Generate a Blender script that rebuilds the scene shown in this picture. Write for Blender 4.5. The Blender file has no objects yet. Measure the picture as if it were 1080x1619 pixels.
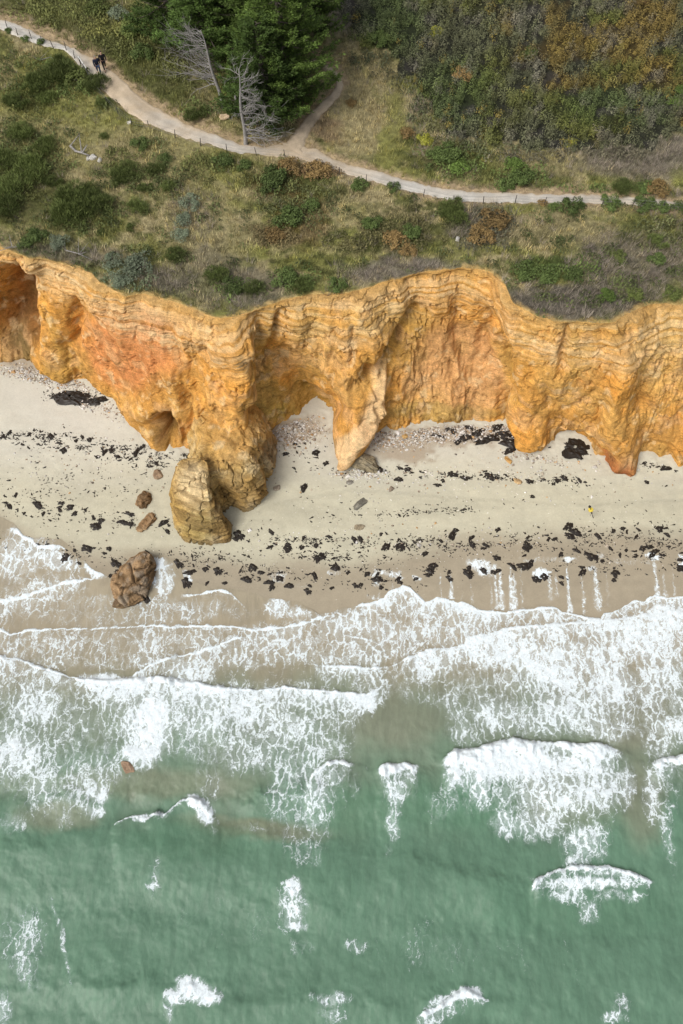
import bpy, bmesh, math, random
import numpy as np
from math import radians as R
random.seed(7); RNG = np.random.default_rng(7)
C = bpy.context.scene.collection
S = bpy.context.scene
# ---------------------------------------------------------------- camera
FP, CX, CY, CAMZ, PITCH = 1250.0, 540.0, 809.5, 62.0, 64.0
cam = bpy.data.cameras.new('camera'); co = bpy.data.objects.new('camera', cam); C.objects.link(co)
cam.sensor_fit = 'HORIZONTAL'; cam.sensor_width = 36; cam.lens = 36*FP/1080; cam.clip_end = 2000; cam.clip_start = .5
co.location = (0, 0, CAMZ); co.rotation_euler = (R(90-PITCH), 0, 0); S.camera = co
# ---------------------------------------------------------------- light
SUN_EL, SUN_AZ = 50, 232          # azimuth clockwise from +Y: light comes over the sea from the left
w = bpy.data.worlds.new('World'); S.world = w; w.use_nodes = True
nt = w.node_tree; bg = nt.nodes['Background']
sky = nt.nodes.new('ShaderNodeTexSky'); sky.sky_type = 'NISHITA'; sky.sun_disc = False
sky.sun_elevation = R(SUN_EL); sky.sun_rotation = R(SUN_AZ); sky.air_density = 1.0; sky.dust_density = 5.0
hs = nt.nodes.new('ShaderNodeHueSaturation'); hs.inputs['Saturation'].default_value = .35
nt.links.new(sky.outputs[0], hs.inputs['Color']); nt.links.new(hs.outputs[0], bg.inputs[0]); bg.inputs[1].default_value = .115
sl = bpy.data.lights.new('sun', 'SUN'); sl.energy = 1.3; sl.angle = R(24); sl.color = (1, .95, .88)
so = bpy.data.objects.new('sun', sl); C.objects.link(so); so.location = (-40, -40, 90)
so.rotation_euler = (R(90-SUN_EL), 0, R(180-SUN_AZ))
S.view_settings.view_transform = 'Standard'; S.view_settings.look = 'None'; S.view_settings.gamma = 1
S.view_settings.exposure = 0.35
# ---------------------------------------------------------------- maths helpers
_c, _s = math.cos(R(90-PITCH)), math.sin(R(90-PITCH))
def ray(px, py):
    px = np.asarray(px, float); py = np.asarray(py, float)
    yc = (CY-py)/FP
    return (px-CX)/FP, yc*_c+_s, yc*_s-_c
def at(px, py, z):                      # photo position -> world x, y on the level z
    dx, dy, dz = ray(px, py); t = (z-CAMZ)/dz
    return dx*t, dy*t
def proj(x, y, z):                      # world -> photo position (used only to look up where painted patches lie)
    zz = z-CAMZ; yc = y*_c+zz*_s; zc = -y*_s+zz*_c
    return CX+FP*x/(-zc), CY-FP*yc/(-zc)
def _h(ix, iy, iz, seed):
    n = (ix*374761393+iy*668265263+iz*2147483647+seed*1274126177) & 0xffffffff
    n = ((n ^ (n >> 13))*1274126177) & 0xffffffff
    n = ((n ^ (n >> 16))*2246822519) & 0xffffffff
    return ((n ^ (n >> 15)) & 0xffffff)/float(0xffffff)
def vn(x, y, z=None, seed=0):           # value noise 0..1
    x = np.asarray(x, float); y = np.asarray(y, float)
    ix = np.floor(x).astype(np.int64); iy = np.floor(y).astype(np.int64)
    fx = x-ix; fy = y-iy; fx = fx*fx*fx*(fx*(fx*6-15)+10); fy = fy*fy*fy*(fy*(fy*6-15)+10)
    def lay(iz):
        a = _h(ix, iy, iz, seed); b = _h(ix+1, iy, iz, seed); c = _h(ix, iy+1, iz, seed); d = _h(ix+1, iy+1, iz, seed)
        return (a+(b-a)*fx)*(1-fy)+(c+(d-c)*fx)*fy
    if z is None: return lay(0)
    z = np.asarray(z, float); iz = np.floor(z).astype(np.int64); fz = z-iz; fz = fz*fz*(3-2*fz)
    return lay(iz)*(1-fz)+lay(iz+1)*fz
def fbm(x, y, z=None, oct=4, seed=0, gain=.5):   # -1..1
    a, s, t = 1., 0., 0.
    for k in range(oct):
        f = 2.03**k
        s = s+a*(vn(x*f+k*17.3, y*f-k*9.1, None if z is None else z*f, seed+k)*2-1); t += a; a *= gain
    return s/t
def ss(a, b, x): t = np.clip((x-a)/(b-a), 0, 1); return t*t*(3-2*t)
def dist_poly(px, py, pts):             # distance to polyline
    d = np.full(np.shape(px), 1e9)
    for (x0, y0), (x1, y1) in zip(pts[:-1], pts[1:]):
        vx, vy = x1-x0, y1-y0; t = np.clip(((px-x0)*vx+(py-y0)*vy)/(vx*vx+vy*vy+1e-9), 0, 1)
        d = np.minimum(d, np.hypot(px-x0-t*vx, py-y0-t*vy))
    return d
def ell(px, py, cx, cy, rx, ry, rot=0):   # 0 at centre, 1 at rim
    c, s = math.cos(R(rot)), math.sin(R(rot)); dx, dy = px-cx, py-cy
    return np.hypot((dx*c+dy*s)/rx, (-dx*s+dy*c)/ry)
def inpoly(px, py, P):
    ins = np.zeros(np.shape(px), bool); n = len(P)
    for i in range(n):
        x0, y0 = P[i]; x1, y1 = P[(i+1) % n]
        if y0 == y1: continue
        c = ((y0 > py) != (y1 > py)) & (px < (x1-x0)*(py-y0)/(y1-y0)+x0); ins ^= c
    return ins
def curve(pts):
    xs = [p[0] for p in pts]; ys = [p[1] for p in pts]
    return lambda x: np.interp(x, xs, ys)
# ---------------------------------------------------------------- object helpers
def mk(name, V, F, mat, parent=None, smooth=False, col=None, attrs=None, loc=None):
    V = np.asarray(V, np.float32).reshape(-1, 3); F = np.asarray(F, np.int32); n = F.shape[1]
    me = bpy.data.meshes.new(name); me.vertices.add(len(V)); me.vertices.foreach_set('co', V.ravel())
    me.loops.add(F.size); me.loops.foreach_set('vertex_index', F.ravel())
    me.polygons.add(len(F)); me.polygons.foreach_set('loop_start', np.arange(0, F.size, n, dtype=np.int32))
    me.polygons.foreach_set('use_smooth', np.full(len(F), smooth)); me.update(calc_edges=True)
    if col is not None:
        a = me.color_attributes.new('Col', 'FLOAT_COLOR', 'POINT')
        cc = np.ones((len(V), 4), np.float32); cc[:, :3] = col; a.data.foreach_set('color', cc.ravel())
    for k, v in (attrs or {}).items():
        a = me.attributes.new(k, 'FLOAT', 'POINT'); a.data.foreach_set('value', np.asarray(v, np.float32).ravel())
    me.materials.append(mat); o = bpy.data.objects.new(name, me); C.objects.link(o)
    if parent: o.parent = parent
    if loc is not None: o.location = loc
    return o
def grid_faces(nr, nc, flip=False):
    i = np.arange((nr-1)*(nc-1)); r, c = i//(nc-1), i % (nc-1); a = r*nc+c
    F = np.stack([a, a+1, a+nc+1, a+nc], 1)
    return F[:, ::-1] if flip else F
def tag(o, label=None, cat=None, group=None, kind=None):
    if label: o['label'] = label
    if cat: o['category'] = cat
    if group: o['group'] = group
    if kind: o['kind'] = kind
    return o
def empty(name, loc, rz=0):
    o = bpy.data.objects.new(name, None); C.objects.link(o); o.location = loc; o.rotation_euler = (0, 0, rz)
    o.empty_display_size = .2; return o
def copy_tree(o, parent=None):
    c = o.copy(); C.objects.link(c)
    if parent: c.parent = parent
    for ch in list(o.children): copy_tree(ch, c)
    return c
def tubes(paths, sides=5):              # list of [(x,y,z,r),...] -> V,F
    V, F, b = [], [], 0
    for P in paths:
        P = np.asarray(P, float); q = P[-1:].copy(); q[0, :3] += (P[-1, :3]-P[-2, :3])*1e-3; q[0, 3] = 1e-4; P = np.concatenate([P, q]); n = len(P); d = np.gradient(P[:, :3], axis=0); d /= np.linalg.norm(d, axis=1)[:, None]+1e-9
        u = np.cross(d, np.where(np.abs(d[:, 2:3]) > .9, [[1., 0, 0]], [[0, 0, 1.]])); u /= np.linalg.norm(u, axis=1)[:, None]+1e-9
        v = np.cross(d, u); a = np.arange(sides)*2*math.pi/sides
        ring = P[:, None, :3]+P[:, None, 3:4]*(np.cos(a)[None, :, None]*u[:, None]+np.sin(a)[None, :, None]*v[:, None])
        V.append(ring.reshape(-1, 3))
        i = np.arange(n-1)[:, None]*sides; k = np.arange(sides)[None]; k2 = (k+1) % sides
        F.append((b+np.stack([i+k, i+k2, i+sides+k2, i+sides+k], -1)).reshape(-1, 4)); b += n*sides
    return np.concatenate(V), np.concatenate(F)
# ---------------------------------------------------------------- materials
class NB:
    def __init__(s, name, rough=.9, spec=.3):
        m = bpy.data.materials.new(name); m.use_nodes = True; s.m = m; s.t = m.node_tree; s.b = s.t.nodes['Principled BSDF']
        s.b.inputs['Roughness'].default_value = rough; s.b.inputs['Specular IOR Level'].default_value = spec
    def n(s, t, **k):
        nd = s.t.nodes.new(t)
        for a, v in k.items():
            if hasattr(nd, a): setattr(nd, a, v)
            else: s.i(nd, a, v)
        return nd
    def i(s, nd, name, v):
        inp = nd.inputs[name] if not isinstance(name, int) else nd.inputs[name]
        if isinstance(v, bpy.types.NodeSocket): s.t.links.new(v, inp)
        else: inp.default_value = v
    def attr(s, name, out='Color'): return s.n('ShaderNodeAttribute', attribute_name=name).outputs[out]
    def pos(s): return s.n('ShaderNodeTexCoord').outputs['Object']
    def map(s, v, sc): nd = s.n('ShaderNodeMapping'); s.i(nd, 'Vector', v); nd.inputs['Scale'].default_value = sc; return nd.outputs[0]
    def noise(s, v, sc, det=4, rough=.6, dist=0, out='Fac'):
        nd = s.n('ShaderNodeTexNoise'); s.i(nd, 'Vector', v); s.i(nd, 'Scale', sc); s.i(nd, 'Detail', det); s.i(nd, 'Roughness', rough); s.i(nd, 'Distortion', dist)
        return nd.outputs[out]
    def math(s, op, a, b=0., c=None):
        nd = s.n('ShaderNodeMath', operation=op); s.i(nd, 0, a); s.i(nd, 1, b)
        if c is not None: s.i(nd, 2, c)
        return nd.outputs[0]
    def rng(s, v, a, b, c=0., d=1., smooth=True):
        nd = s.n('ShaderNodeMapRange'); nd.interpolation_type = 'SMOOTHSTEP' if smooth else 'LINEAR'
        s.i(nd, 0, v); s.i(nd, 1, a); s.i(nd, 2, b); s.i(nd, 3, c); s.i(nd, 4, d); return nd.outputs[0]
    def mix(s, f, a, b, typ='MIX'):
        nd = s.n('ShaderNodeMix', data_type='RGBA', blend_type=typ); s.i(nd, 0, f); s.i(nd, 6, a); s.i(nd, 7, b); return nd.outputs[2]
    def scale(s, c, f):                  # colour times scalar
        nd = s.n('ShaderNodeVectorMath', operation='SCALE'); s.i(nd, 0, c[:3] if isinstance(c, tuple) else c); s.i(nd, 'Scale', f); return nd.outputs[0]
    def bump(s, h, st=.5, d=.05):
        nd = s.n('ShaderNodeBump'); s.i(nd, 'Height', h); s.i(nd, 'Strength', st); s.i(nd, 'Distance', d); s.i(s.b, 'Normal', nd.outputs[0])
    def col(s, c): s.i(s.b, 'Base Color', c); return s.m
def rgb(*c): return (c[0], c[1], c[2], 1)
def simple(name, c, rough=.8, var=.25, sc=6):
    b = NB(name, rough); n = b.noise(b.pos(), sc, 5); b.col(b.scale(rgb(*c), b.rng(n, .25, .75, 1-var, 1+var))); b.bump(n, .4, .02); return b.m
def leafmat(name, rough=.75, rnd=.3):
    b = NB(name, rough, .25); oi = b.n('ShaderNodeObjectInfo').outputs['Random']
    b.col(b.scale(b.attr('Col'), b.rng(oi, 0., 1., 1-rnd, 1+rnd, False))); return b.m
M_leaf = leafmat('foliage'); M_grass = leafmat('grass_blades', .9, 0); M_twig = simple('pale_dead_wood', (.27, .255, .24), .8, .35, 9)
M_bark = simple('grey_bark', (.16, .135, .11), .9, .35, 12); M_post = simple('weathered_post', (.06, .055, .05), .9, .3, 20)
M_wire = simple('wire', (.18, .18, .17), .5, .1)
# ================================================================ LAND FORM
def H(x, y):                             # plateau surface
    return 14+.55*fbm(np.asarray(x)/15, np.asarray(y)/15, oct=2, seed=3)+.02*(np.asarray(y)-45)
def B(x, y):                             # beach and sea floor
    x = np.asarray(x, float); y = np.asarray(y, float)
    return np.where(y > 22, .35+(y-22)*.085, .35+(y-22)*.06)+.05*fbm(x/5, y/3, oct=3, seed=11)*ss(20, 26, y)
def solve(px, py, f):
    z = np.zeros(np.shape(px))+5.
    for _ in range(12): x, y = at(px, py, z); z = f(x, y)
    return x, y, z
def onH(px, py): x, y, z = solve(px, py, H); return float(x), float(y), float(z)
def onB(px, py): x, y, z = solve(px, py, B); return float(x), float(y), float(z)
edge = curve([(-1000,400),(-300,380),(-150,372),(-60,384),(0,390),(20,398),(45,408),(75,410),(100,418),(125,425),(145,433),(160,447),(185,462),(200,470),(225,463),(250,470),(275,477),(300,486),(320,495),(350,503),(375,500),(400,492),(430,480),(460,470),(490,466),(520,465),(550,462),(580,455),(610,445),(640,437),(670,430),(700,426),(730,424),(755,424),(775,430),(790,440),(800,452),(805,465),(812,478),(830,490),(850,500),(875,507),(900,510),(925,508),(950,512),(975,508),(990,497),(1010,487),(1030,482),(1055,480),(1080,482),(1200,496),(1400,480),(2080,500)])
foot = curve([(-1000,600),(-200,590),(-60,580),(0,574),(30,568),(62,566),(72,578),(80,594),(100,604),(120,600),(140,605),(165,622),(190,640),(215,665),(225,690),(240,710),(262,717),(280,710),(288,708),(300,716),(320,722),(345,733),(370,735),(395,728),(412,710),(425,690),(440,674),(480,660),(510,652),(522,656),(530,690),(538,728),(548,743),(562,738),(572,712),(582,692),(600,682),(650,680),(700,672),(750,669),(800,670),(812,685),(830,708),(845,715),(870,705),(890,694),(905,696),(925,710),(950,727),(975,742),(993,752),(1006,745),(1017,722),(1040,730),(1080,745),(1200,735),(1400,760),(2080,740)])
U = np.concatenate([np.arange(-1000, -80, 10), np.arange(-80, 1160, 1.35), np.arange(1160, 2081, 10)])
Uj = U+fbm(U/9, U*0, oct=3, seed=5)*2
ex, ey, ez = solve(U, edge(Uj)+fbm(U/14, U*0+3, oct=4, seed=6)*2.2, H)
fu = foot(Uj)+fbm(U/11, U*0+7, oct=3, seed=8)*3
fx, fy, fz = solve(U, fu, B)
# ---------------------------------------------------------------- painted look-ups (surface cover, not light)
STRAW, YG, DG, OL, GR, RU, TH, SAND = map(np.array, [(.44,.375,.20),(.28,.28,.085),(.07,.095,.026),(.125,.135,.042),(.25,.22,.175),(.27,.155,.04),(.088,.092,.058),(.50,.43,.33)])
THICK = [(545,-105),(548,20),(560,50),(575,75),(640,105),(665,150),(690,170),(700,215),(760,232),(880,238),(1000,232),(1080,215),(1300,215),(1300,-105)]
def thick(px, py):
    k = 1.0
    qx = px+fbm(px/30, py/30, oct=3, seed=30)*22; qy = py+fbm(px/30, py/30, oct=3, seed=31)*16
    return inpoly(qx, qy, THICK)
VEG = [(60,190,170,90,-10,YG,.8),(120,40,230,55,15,OL,.8),(230,110,120,50,35,OL,.9),(60,230,140,50,10,STRAW,.5),(300,240,120,60,20,YG,.6),(20,290,90,70,0,OL,.8),(120,330,90,40,0,OL,.6),
 (250,260,110,60,0,STRAW,.5),(330,360,90,70,20,STRAW,.6),(580,175,75,90,0,STRAW,.9),(620,215,20,90,5,YG,.8),(560,25,50,45,0,GR*1.3,.9),(595,30,30,40,20,YG*.9,.95),
 (470,300,90,30,10,OL,.7),(440,290,50,26,0,RU*.5,.6),(640,370,70,35,10,OL*.8,.7),(480,350,45,50,0,RU*.55,.5),(560,330,60,22,0,STRAW,.5),(700,250,60,30,0,OL*.8,.8),(820,275,90,28,0,OL,.6),(900,262,110,24,0,STRAW,.6),
 (1010,245,110,45,0,GR,.8),(760,360,60,35,0,GR*.7,.7),(880,365,120,30,0,STRAW*.85,.7),(640,430,110,22,0,GR,.8),(400,450,60,40,20,GR*.8,.6),(330,430,70,50,10,GR*.9,.5),(850,420,60,16,5,DG*1.4,.9),(900,480,140,30,0,GR*.75,.95),(1000,420,110,60,0,GR*.75,.7),(1040,360,70,35,0,OL,.6),(110,400,110,18,5,GR*.9,.6),(250,440,60,25,15,GR*.8,.7),(500,195,60,25,30,np.array((.22,.14,.09)),.6)]
def vegcol(px, py):
    px = np.asarray(px, float); py = np.asarray(py, float)
    n = fbm(px/45, py/22, oct=4, seed=20); n2 = fbm(px/18, py/9, oct=3, seed=21)
    c = STRAW+(YG-STRAW)*ss(-.25, .35, n)[..., None]; c = c+(OL-c)*ss(-.05, .35, n2)[..., None]*.85; c = c*(1+.25*fbm(px/7, py/4, oct=2, seed=22))[..., None]
    wx = px+n*22; wy = py+n2*12
    for (cx, cy, rx, ry, rot, col, st) in VEG:
        m = (1-ss(.55, 1.15, ell(wx, wy, cx, cy, rx, ry, rot)))*st; c = c+(col-c)*m[..., None]
    t = thick(px, py); a = fbm(px/60, py/40, oct=3, seed=24); b = fbm(px/40, py/28, oct=3, seed=25)
    tc = TH+(OL*.8-TH)*ss(-.1, .4, a)[..., None]; tc = tc+(np.array((.175,.125,.04))-tc)*(ss(.0, .55, b+.45*(1-ell(px, py, 980, 70, 190, 90, 15)))*.85)[..., None]
    tc = tc+(np.array((.07,.10,.035))-tc)*(1-ss(.5, 1.2, np.minimum(ell(px, py, 980, 170, 120, 40), np.minimum(ell(px, py, 720, 150, 70, 60), ell(px, py, 620, 40, 60, 60)))))[..., None]*.7; tc = tc+(np.array((.13,.12,.11))-tc)*ss(.1, .45, fbm(px/25, py/18, oct=3, seed=26))[..., None]*.7
    return np.where(t[..., None], tc, c)
PATH = [(-400,-40,-58+40,0),(-60,5,22,0),(0,29,47,0),(40,43,62,0),(75,62,74,0),(100,70,78,0),(115,75,92,.1),(128,82,108,.3),(140,87,122,.4),(155,95,137,.5),(175,110,155,.9),(200,132,175,.9),(225,155,193,.8),(260,177,207,.5),(300,197,221,.5),(340,212,232,.1),(380,228,242,.1),(420,231,246,.7),(460,228,248,.9),(500,236,258,.7),(530,253,268,.6),(570,264,283,.4),(605,273,291,.2),(640,284,301,.1),(680,295,309,.05),(715,300,318,.05),(765,304,320,.1),(840,306,321,.1),(915,307,322,.2),(965,309,323,.3),(1015,313,325,.3),(1080,319,329,.4),(1250,334,342,.4),(1600,360,368,.4)]
PATH[0] = (-400,-75,-60,0)
_p = np.array(PATH, float); pu = lambda x: np.interp(x, _p[:, 0], _p[:, 1]); pl = lambda x: np.interp(x, _p[:, 0], _p[:, 2]); pt = lambda x: np.interp(x, _p[:, 0], _p[:, 3])
SIDE = [(500,95),(522,112),(534,122),(538,134),(532,148),(515,165),(497,182),(484,200),(474,216),(466,232)]
FAINT = [(560,90),(585,130),(606,180),(608,220),(612,258)]
def pathmask(px, py, pad=0.):
    m = (py > pu(px)-pad) & (py < pl(px)+pad*.6)
    return m | (dist_poly(px, py, SIDE) < 8+pad*.8)
# ---------------------------------------------------------------- plateau ground (one sheet from the cliff edge to the horizon)
g = NB('ground_cover', .95, .2)
n1 = g.noise(g.pos(), 2.2, 8, .7); n2 = g.noise(g.pos(), 9, 5, .7)
g.bump(n1, .8, .15); g.col(g.scale(g.attr('Col'), g.math('MULTIPLY', g.rng(n1, .3, .7, .65, 1.3), g.rng(n2, .3, .7, .8, 1.2)))); M_ground = g.m
rows = np.concatenate([[0, .06, .14, .25, .4], np.linspace(.6, 46, 190), np.linspace(48, 260, 40)])
X = np.repeat(ex[None], len(rows), 0); t = rows[:, None]; Y = ey[None]+(t if True else 0)
Y = ey[None]*(1-np.clip(t/30, 0, 1))+42.5*np.clip(t/30, 0, 1)+t; X = X*(1+np.clip(t-50, 0, 1e9)/120)
gx, gy = proj(X, Y, 14.)
Z = H(X, Y); PM = pathmask(gx, gy, 6)
Z = Z+np.where(PM, 0, 1)*(.10*fbm(X/1.3, Y/1.3, oct=4, seed=40))*ss(0, 1.5, t)-.02
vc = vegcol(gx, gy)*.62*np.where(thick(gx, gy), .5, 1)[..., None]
fr = 1-ss(0, 14, np.minimum(np.maximum(pu(gx)-gy, gy-pl(gx)-20*0), dist_poly(gx, gy, SIDE)-5)+fbm(gx/12, gy/8, oct=3, seed=43)*7)
vc = vc+(SAND*np.array((1,.86,.7))*.8-vc)*(fr*.8)[..., None]
fr2 = (1-ss(2, 8, dist_poly(gx, gy, FAINT)))*.35; vc = vc+(YG*.8-vc)*fr2[..., None]
eb = (1-ss(.0, .5, t+fbm(X, Y, oct=3, seed=44)*.45)); vc = vc+(np.array((.50,.34,.13))-vc)*eb[..., None]*.9
tag(mk('ground', np.stack([X, Y, Z], -1), grid_faces(*X.shape), M_ground, smooth=True, col=vc.reshape(-1, 3)), kind='structure')
# ---------------------------------------------------------------- footpaths
g = NB('gravel', .95, .2); n1 = g.noise(g.pos(), .8, 6, .6); n2 = g.noise(g.pos(), 14, 6, .8)
g.bump(n2, .5, .03); g.col(g.scale(g.attr('Col'), g.math('MULTIPLY', g.rng(n1, .3, .7, .82, 1.12), g.rng(n2, .3, .7, .82, 1.15)))); M_gravel = g.m
GRAV, TANP = np.array((.52,.50,.455)), np.array((.50,.405,.29))
def lane(name, px, y0, y1, tan, lift, horizontal=True):
    k = np.linspace(0, 1, 15)[:, None]
    PX = np.repeat(px[None], 15, 0); PY = y0[None]*(1-k)+y1[None]*k
    x, y, z = solve(PX, PY, H); z = z+lift+.05*np.sin(k*math.pi)-.09*(k*(1-k) < .001)
    c = GRAV+(TANP-GRAV)*np.clip(tan[None]+.12+.9*np.clip(.35-k, 0, 1)/.35*.7+.35*fbm(x/1.5, y, oct=3, seed=50), 0, 1)[..., None]
    c = c*(1-.12*np.exp(-((k-.55)/.1)**2))[..., None]
    return mk(name, np.stack([x, y, z], -1), grid_faces(*x.shape)[:, ::-1], M_gravel, smooth=True, col=c.reshape(-1, 3))
pxs = np.arange(-300, 1500, 2.)
tag(lane('path', pxs, pu(pxs)+fbm(pxs/10, pxs*0, oct=4, seed=51)*3.2, pl(pxs)+fbm(pxs/10, pxs*0+9, oct=4, seed=52)*2.8, pt(pxs), .03), kind='structure')
sp = np.array(SIDE+[(462,240)], float); q = np.linspace(0, len(sp)-1, 120); sx = np.interp(q, range(len(sp)), sp[:, 0]); sy = np.interp(q, range(len(sp)), sp[:, 1])
k5 = np.ones(9)/9; sx = np.convolve(np.pad(sx, 4, 'edge'), k5, 'valid'); sy = np.convolve(np.pad(sy, 4, 'edge'), k5, 'valid')
tx, ty = np.gradient(sx), np.gradient(sy); L = np.hypot(tx, ty); wd = np.interp(q, [0, 3, 6, 8, 10], [5, 5.5, 8, 12, 20])*(1+.2*fbm(q*3, q*0, oct=2, seed=53))
kk = np.linspace(-1, 1, 9)[:, None]; PX = sx+kk*(-ty/L)*wd; PY = sy+kk*(tx/L)*wd
x, y, z = solve(PX, PY, H); z = z+.07+.05*(1-kk**2)-.12*(np.abs(kk) > .99)
c = TANP*.98*(1+.2*fbm(x*2, y*2, oct=3, seed=54))[..., None]; c = c*(1-.25*np.abs(kk)[..., None]**3)
tag(mk('side_path', np.stack([x, y, z], -1), grid_faces(*x.shape), M_gravel, smooth=True, col=c.reshape(-1, 3)), kind='structure')
# ---------------------------------------------------------------- ochre cliff
nt_ = 250; T = np.linspace(0, 1, nt_)[:, None]
hf = np.interp(T, [0, .03, .16, .3, .6, .85, 1], [0, .05, .25, .36, .60, .84, 1.])
zf = np.interp(T, [0, .03, .16, .3, .6, .85, 1], [0, .02, .13, .29, .60, .86, 1.04])
wk = np.hanning(111); wk /= wk.sum(); fsx, fsy = [np.convolve(np.pad(a_, 55, 'edge'), wk, 'valid') for a_ in (fx, fy)]
far_ = (U < -60) | (U > 1140); fsx = np.where(far_, fx, fsx); fsy = np.where(far_, fy, np.minimum(fsy, fsy*.5+fy*.5+.2)); kf = ss(.45, 1.0, T); FX = fx*kf+(fx*.6+fsx*.4)*(1-kf); FY = fy*kf+fsy*(1-kf)
X = ex+(FX-ex)*hf; Y = ey+(FY-ey)*hf; Z = ez+(fz-ez)*zf
qx, qy = proj(X, Y, Z)
nrm = np.stack([np.gradient(-ey, axis=0)*0, ey*0-1], 0)
dX = np.gradient(X, axis=1); dY = np.gradient(Y, axis=1)
ker = np.ones(41)/41
sm = lambda A: np.apply_along_axis(lambda r: np.convolve(np.pad(r, 20, 'edge'), ker, 'valid'), 1, A)
dX, dY = sm(dX), sm(dY); L = np.hypot(dX, dY); NX, NY = dY/L, -dX/L; NZ = .35*np.ones_like(NX)
D = np.zeros_like(X)
wx = qx+fbm(X/1.5, Z/1.5, oct=3, seed=60)*14; wy = qy+fbm(X/1.5, Z/1.5, oct=3, seed=61)*10
def ridge(pts, a, wd, side=0.):
    global D
    d = dist_poly(wx, wy, pts); D = D+a*np.exp(-(d/wd)**2 if side == 0 else -(d/wd))
def blob(cx, cy, rx, ry, a, rot=0, p=2):
    global D
    D = D+a*np.exp(-ell(wx, wy, cx, cy, rx, ry, rot)**p)
blob(12, 510, 50, 75, -4.2, 10, 3); D = D*(1-ss(.72, .97, T)*.9); ridge([(45,425),(60,480),(72,575)], 1.1, 16); ridge([(80,480),(100,600)], .5, 14)
ridge([(118,480),(124,530),(112,560)], -.7, 10); blob(128, 500, 14, 25, -.5)
blob(265, 682, 16, 30, -2.6, -10, 3); ridge([(245,650),(258,640),(280,650),(288,690)], .5, 7); blob(215, 650, 30, 20, .5)
ridge([(372,535),(368,600),(350,690)], 1.7, 30); ridge([(385,530),(388,620),(375,680)], .8, 14); ridge([(404,520),(412,590),(405,670)], -1.0, 16)
blob(462, 600, 45, 55, -1.5); blob(500, 640, 30, 25, -1.3); ridge([(470,500),(480,560),(455,620)], .6, 13); ridge([(445,500),(440,580)], -.6, 8)
ridge([(575,480),(595,570),(580,640),(552,720)], .5, 14); ridge([(602,590),(580,650),(550,725)], 1.0, 9); ridge([(655,500),(612,555),(560,610),(540,650)], -1.0, 13); ridge([(600,520),(560,585),(545,640)], .5, 10)
blob(725, 560, 80, 80, -1.5); ridge([(690,500),(700,560),(715,640)], .5, 16); ridge([(640,600),(660,660)], -.4, 14); ridge([(720,560),(733,600)], .5, 8); ridge([(770,500),(765,560),(790,640)], -.5, 9)
ridge([(803,470),(820,560),(838,690)], 1.0, 20); ridge([(793,540),(800,660)], -.9, 10)
ridge([(905,460),(893,540),(880,590)], -.45, 6); ridge([(1005,500),(1000,600)], .3, 30); ridge([(985,560),(968,620),(975,690),(990,745)], .8, 16); ridge([(935,620),(900,650),(870,640)], -.35, 7); blob(900, 590, 50, 30, .5); blob(860, 640, 30, 20, -.4)
blob(920, 705, 45, 16, -1.1, 25); blob(1045, 715, 26, 22, -.8); ridge([(1010,560),(1020,640)], -.4, 10)
ridge([(960,590),(955,640),(935,680)], -.4, 6); ridge([(150,450),(190,560),(230,650)], .4, 25); ridge([(320,560),(300,640),(305,700)], -.5, 13); ridge([(270,580),(285,640)], .35, 12)
# large and small rock relief
fa = fbm(X/3.4+.25*Z/3, Z/7, oct=3, seed=96); fb = fbm(X/1.9-.3*Z/3, Z/4.5, oct=2, seed=97); D += .75*(.28-np.abs(fa))+.40*(.25-np.abs(fb))*ss(.15, .4, T)
D += .22*fbm(X/2.8, Z/3.4, Y/2.2, oct=4, seed=62)
D = np.where(D > 0, D, D*1.15); rd = 1-np.abs(fbm(X/1.1, Z/1.8, Y/1.1, oct=4, seed=63)); D += .26*(rd-.75)*ss(-.3, .3, fbm(X/4, Z/4, oct=2, seed=95))
rn = 1-np.abs(fbm(X*2.1+fbm(X/2, Z/2, oct=2, seed=66), Z/2.6, oct=3, seed=64)); RW = ss(985, 1030, qx)*ss(520, 560, qy)*(1-ss(650, 700, qy))+.30*ss(.1, .5, fbm(X/4, Z/5, oct=2, seed=65)); D += .42*(rn-.8)*RW
sc = Z+.45*fbm(X/7, Y/7, oct=2, seed=67)+.12*fbm(X/1., Y/1., oct=3, seed=68)+.10*X*ss(330, 400, qx)*(1-ss(470, 560, qx))
lay = vn(sc*3.2, sc*0+2, seed=69)+.5*vn(sc*7.5, X*.35, seed=70); n0 = fbm(X/3, Y/3, oct=3, seed=83)
band = 1-ss(.2, .34, T); band2 = np.clip(band+.35*ss(365, 400, qx)*(1-ss(440, 480, qx))+.06, 0, 1)
lay4 = vn(sc*14, X*.3, seed=82); D += (.10*(lay-.75)+.09*(lay4-.5))*band2*(.5+.9*ss(-.3, .3, n0))+band*.07*(np.floor(sc*2.3+.6*n0)-(sc*2.3+.6*n0)+.5)
chunk = fbm(X/.9+5, Z/.7, Y/.9, oct=2, seed=71); D += .14*np.clip(np.round(chunk*3)/3-chunk*.4, -.5, .5)*(.3+.7*ss(-.2, .3, n0))
gl = fbm(X*1.1+.5*fbm(X/2, Z/2, oct=2, seed=91), Z/3.5, oct=4, seed=92); D += .30*(1-np.abs(gl)*2.2)*ss(.2, .4, T)*(.35+.65*ss(-.2, .4, fbm(X/5, Z/6, oct=2, seed=93)))
D += .05*fbm(X*2.6, Z*2.6, Y*2.6, oct=4, seed=72, gain=.65)
ck = 1-np.abs(fbm(X/1.6+3, Z/1.2, Y/1.6, oct=4, seed=84)); D -= .28*ss(.955, .995, ck)
fc = fbm(X/.7, Z/.55, oct=2, seed=85); D += .09*(np.round(fc*4)/4-fc)
fade = ss(0, .035, T)*(1-.75*ss(.93, 1, T)*(D > 0)); D = np.clip(D, -4.8, 4)
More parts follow.
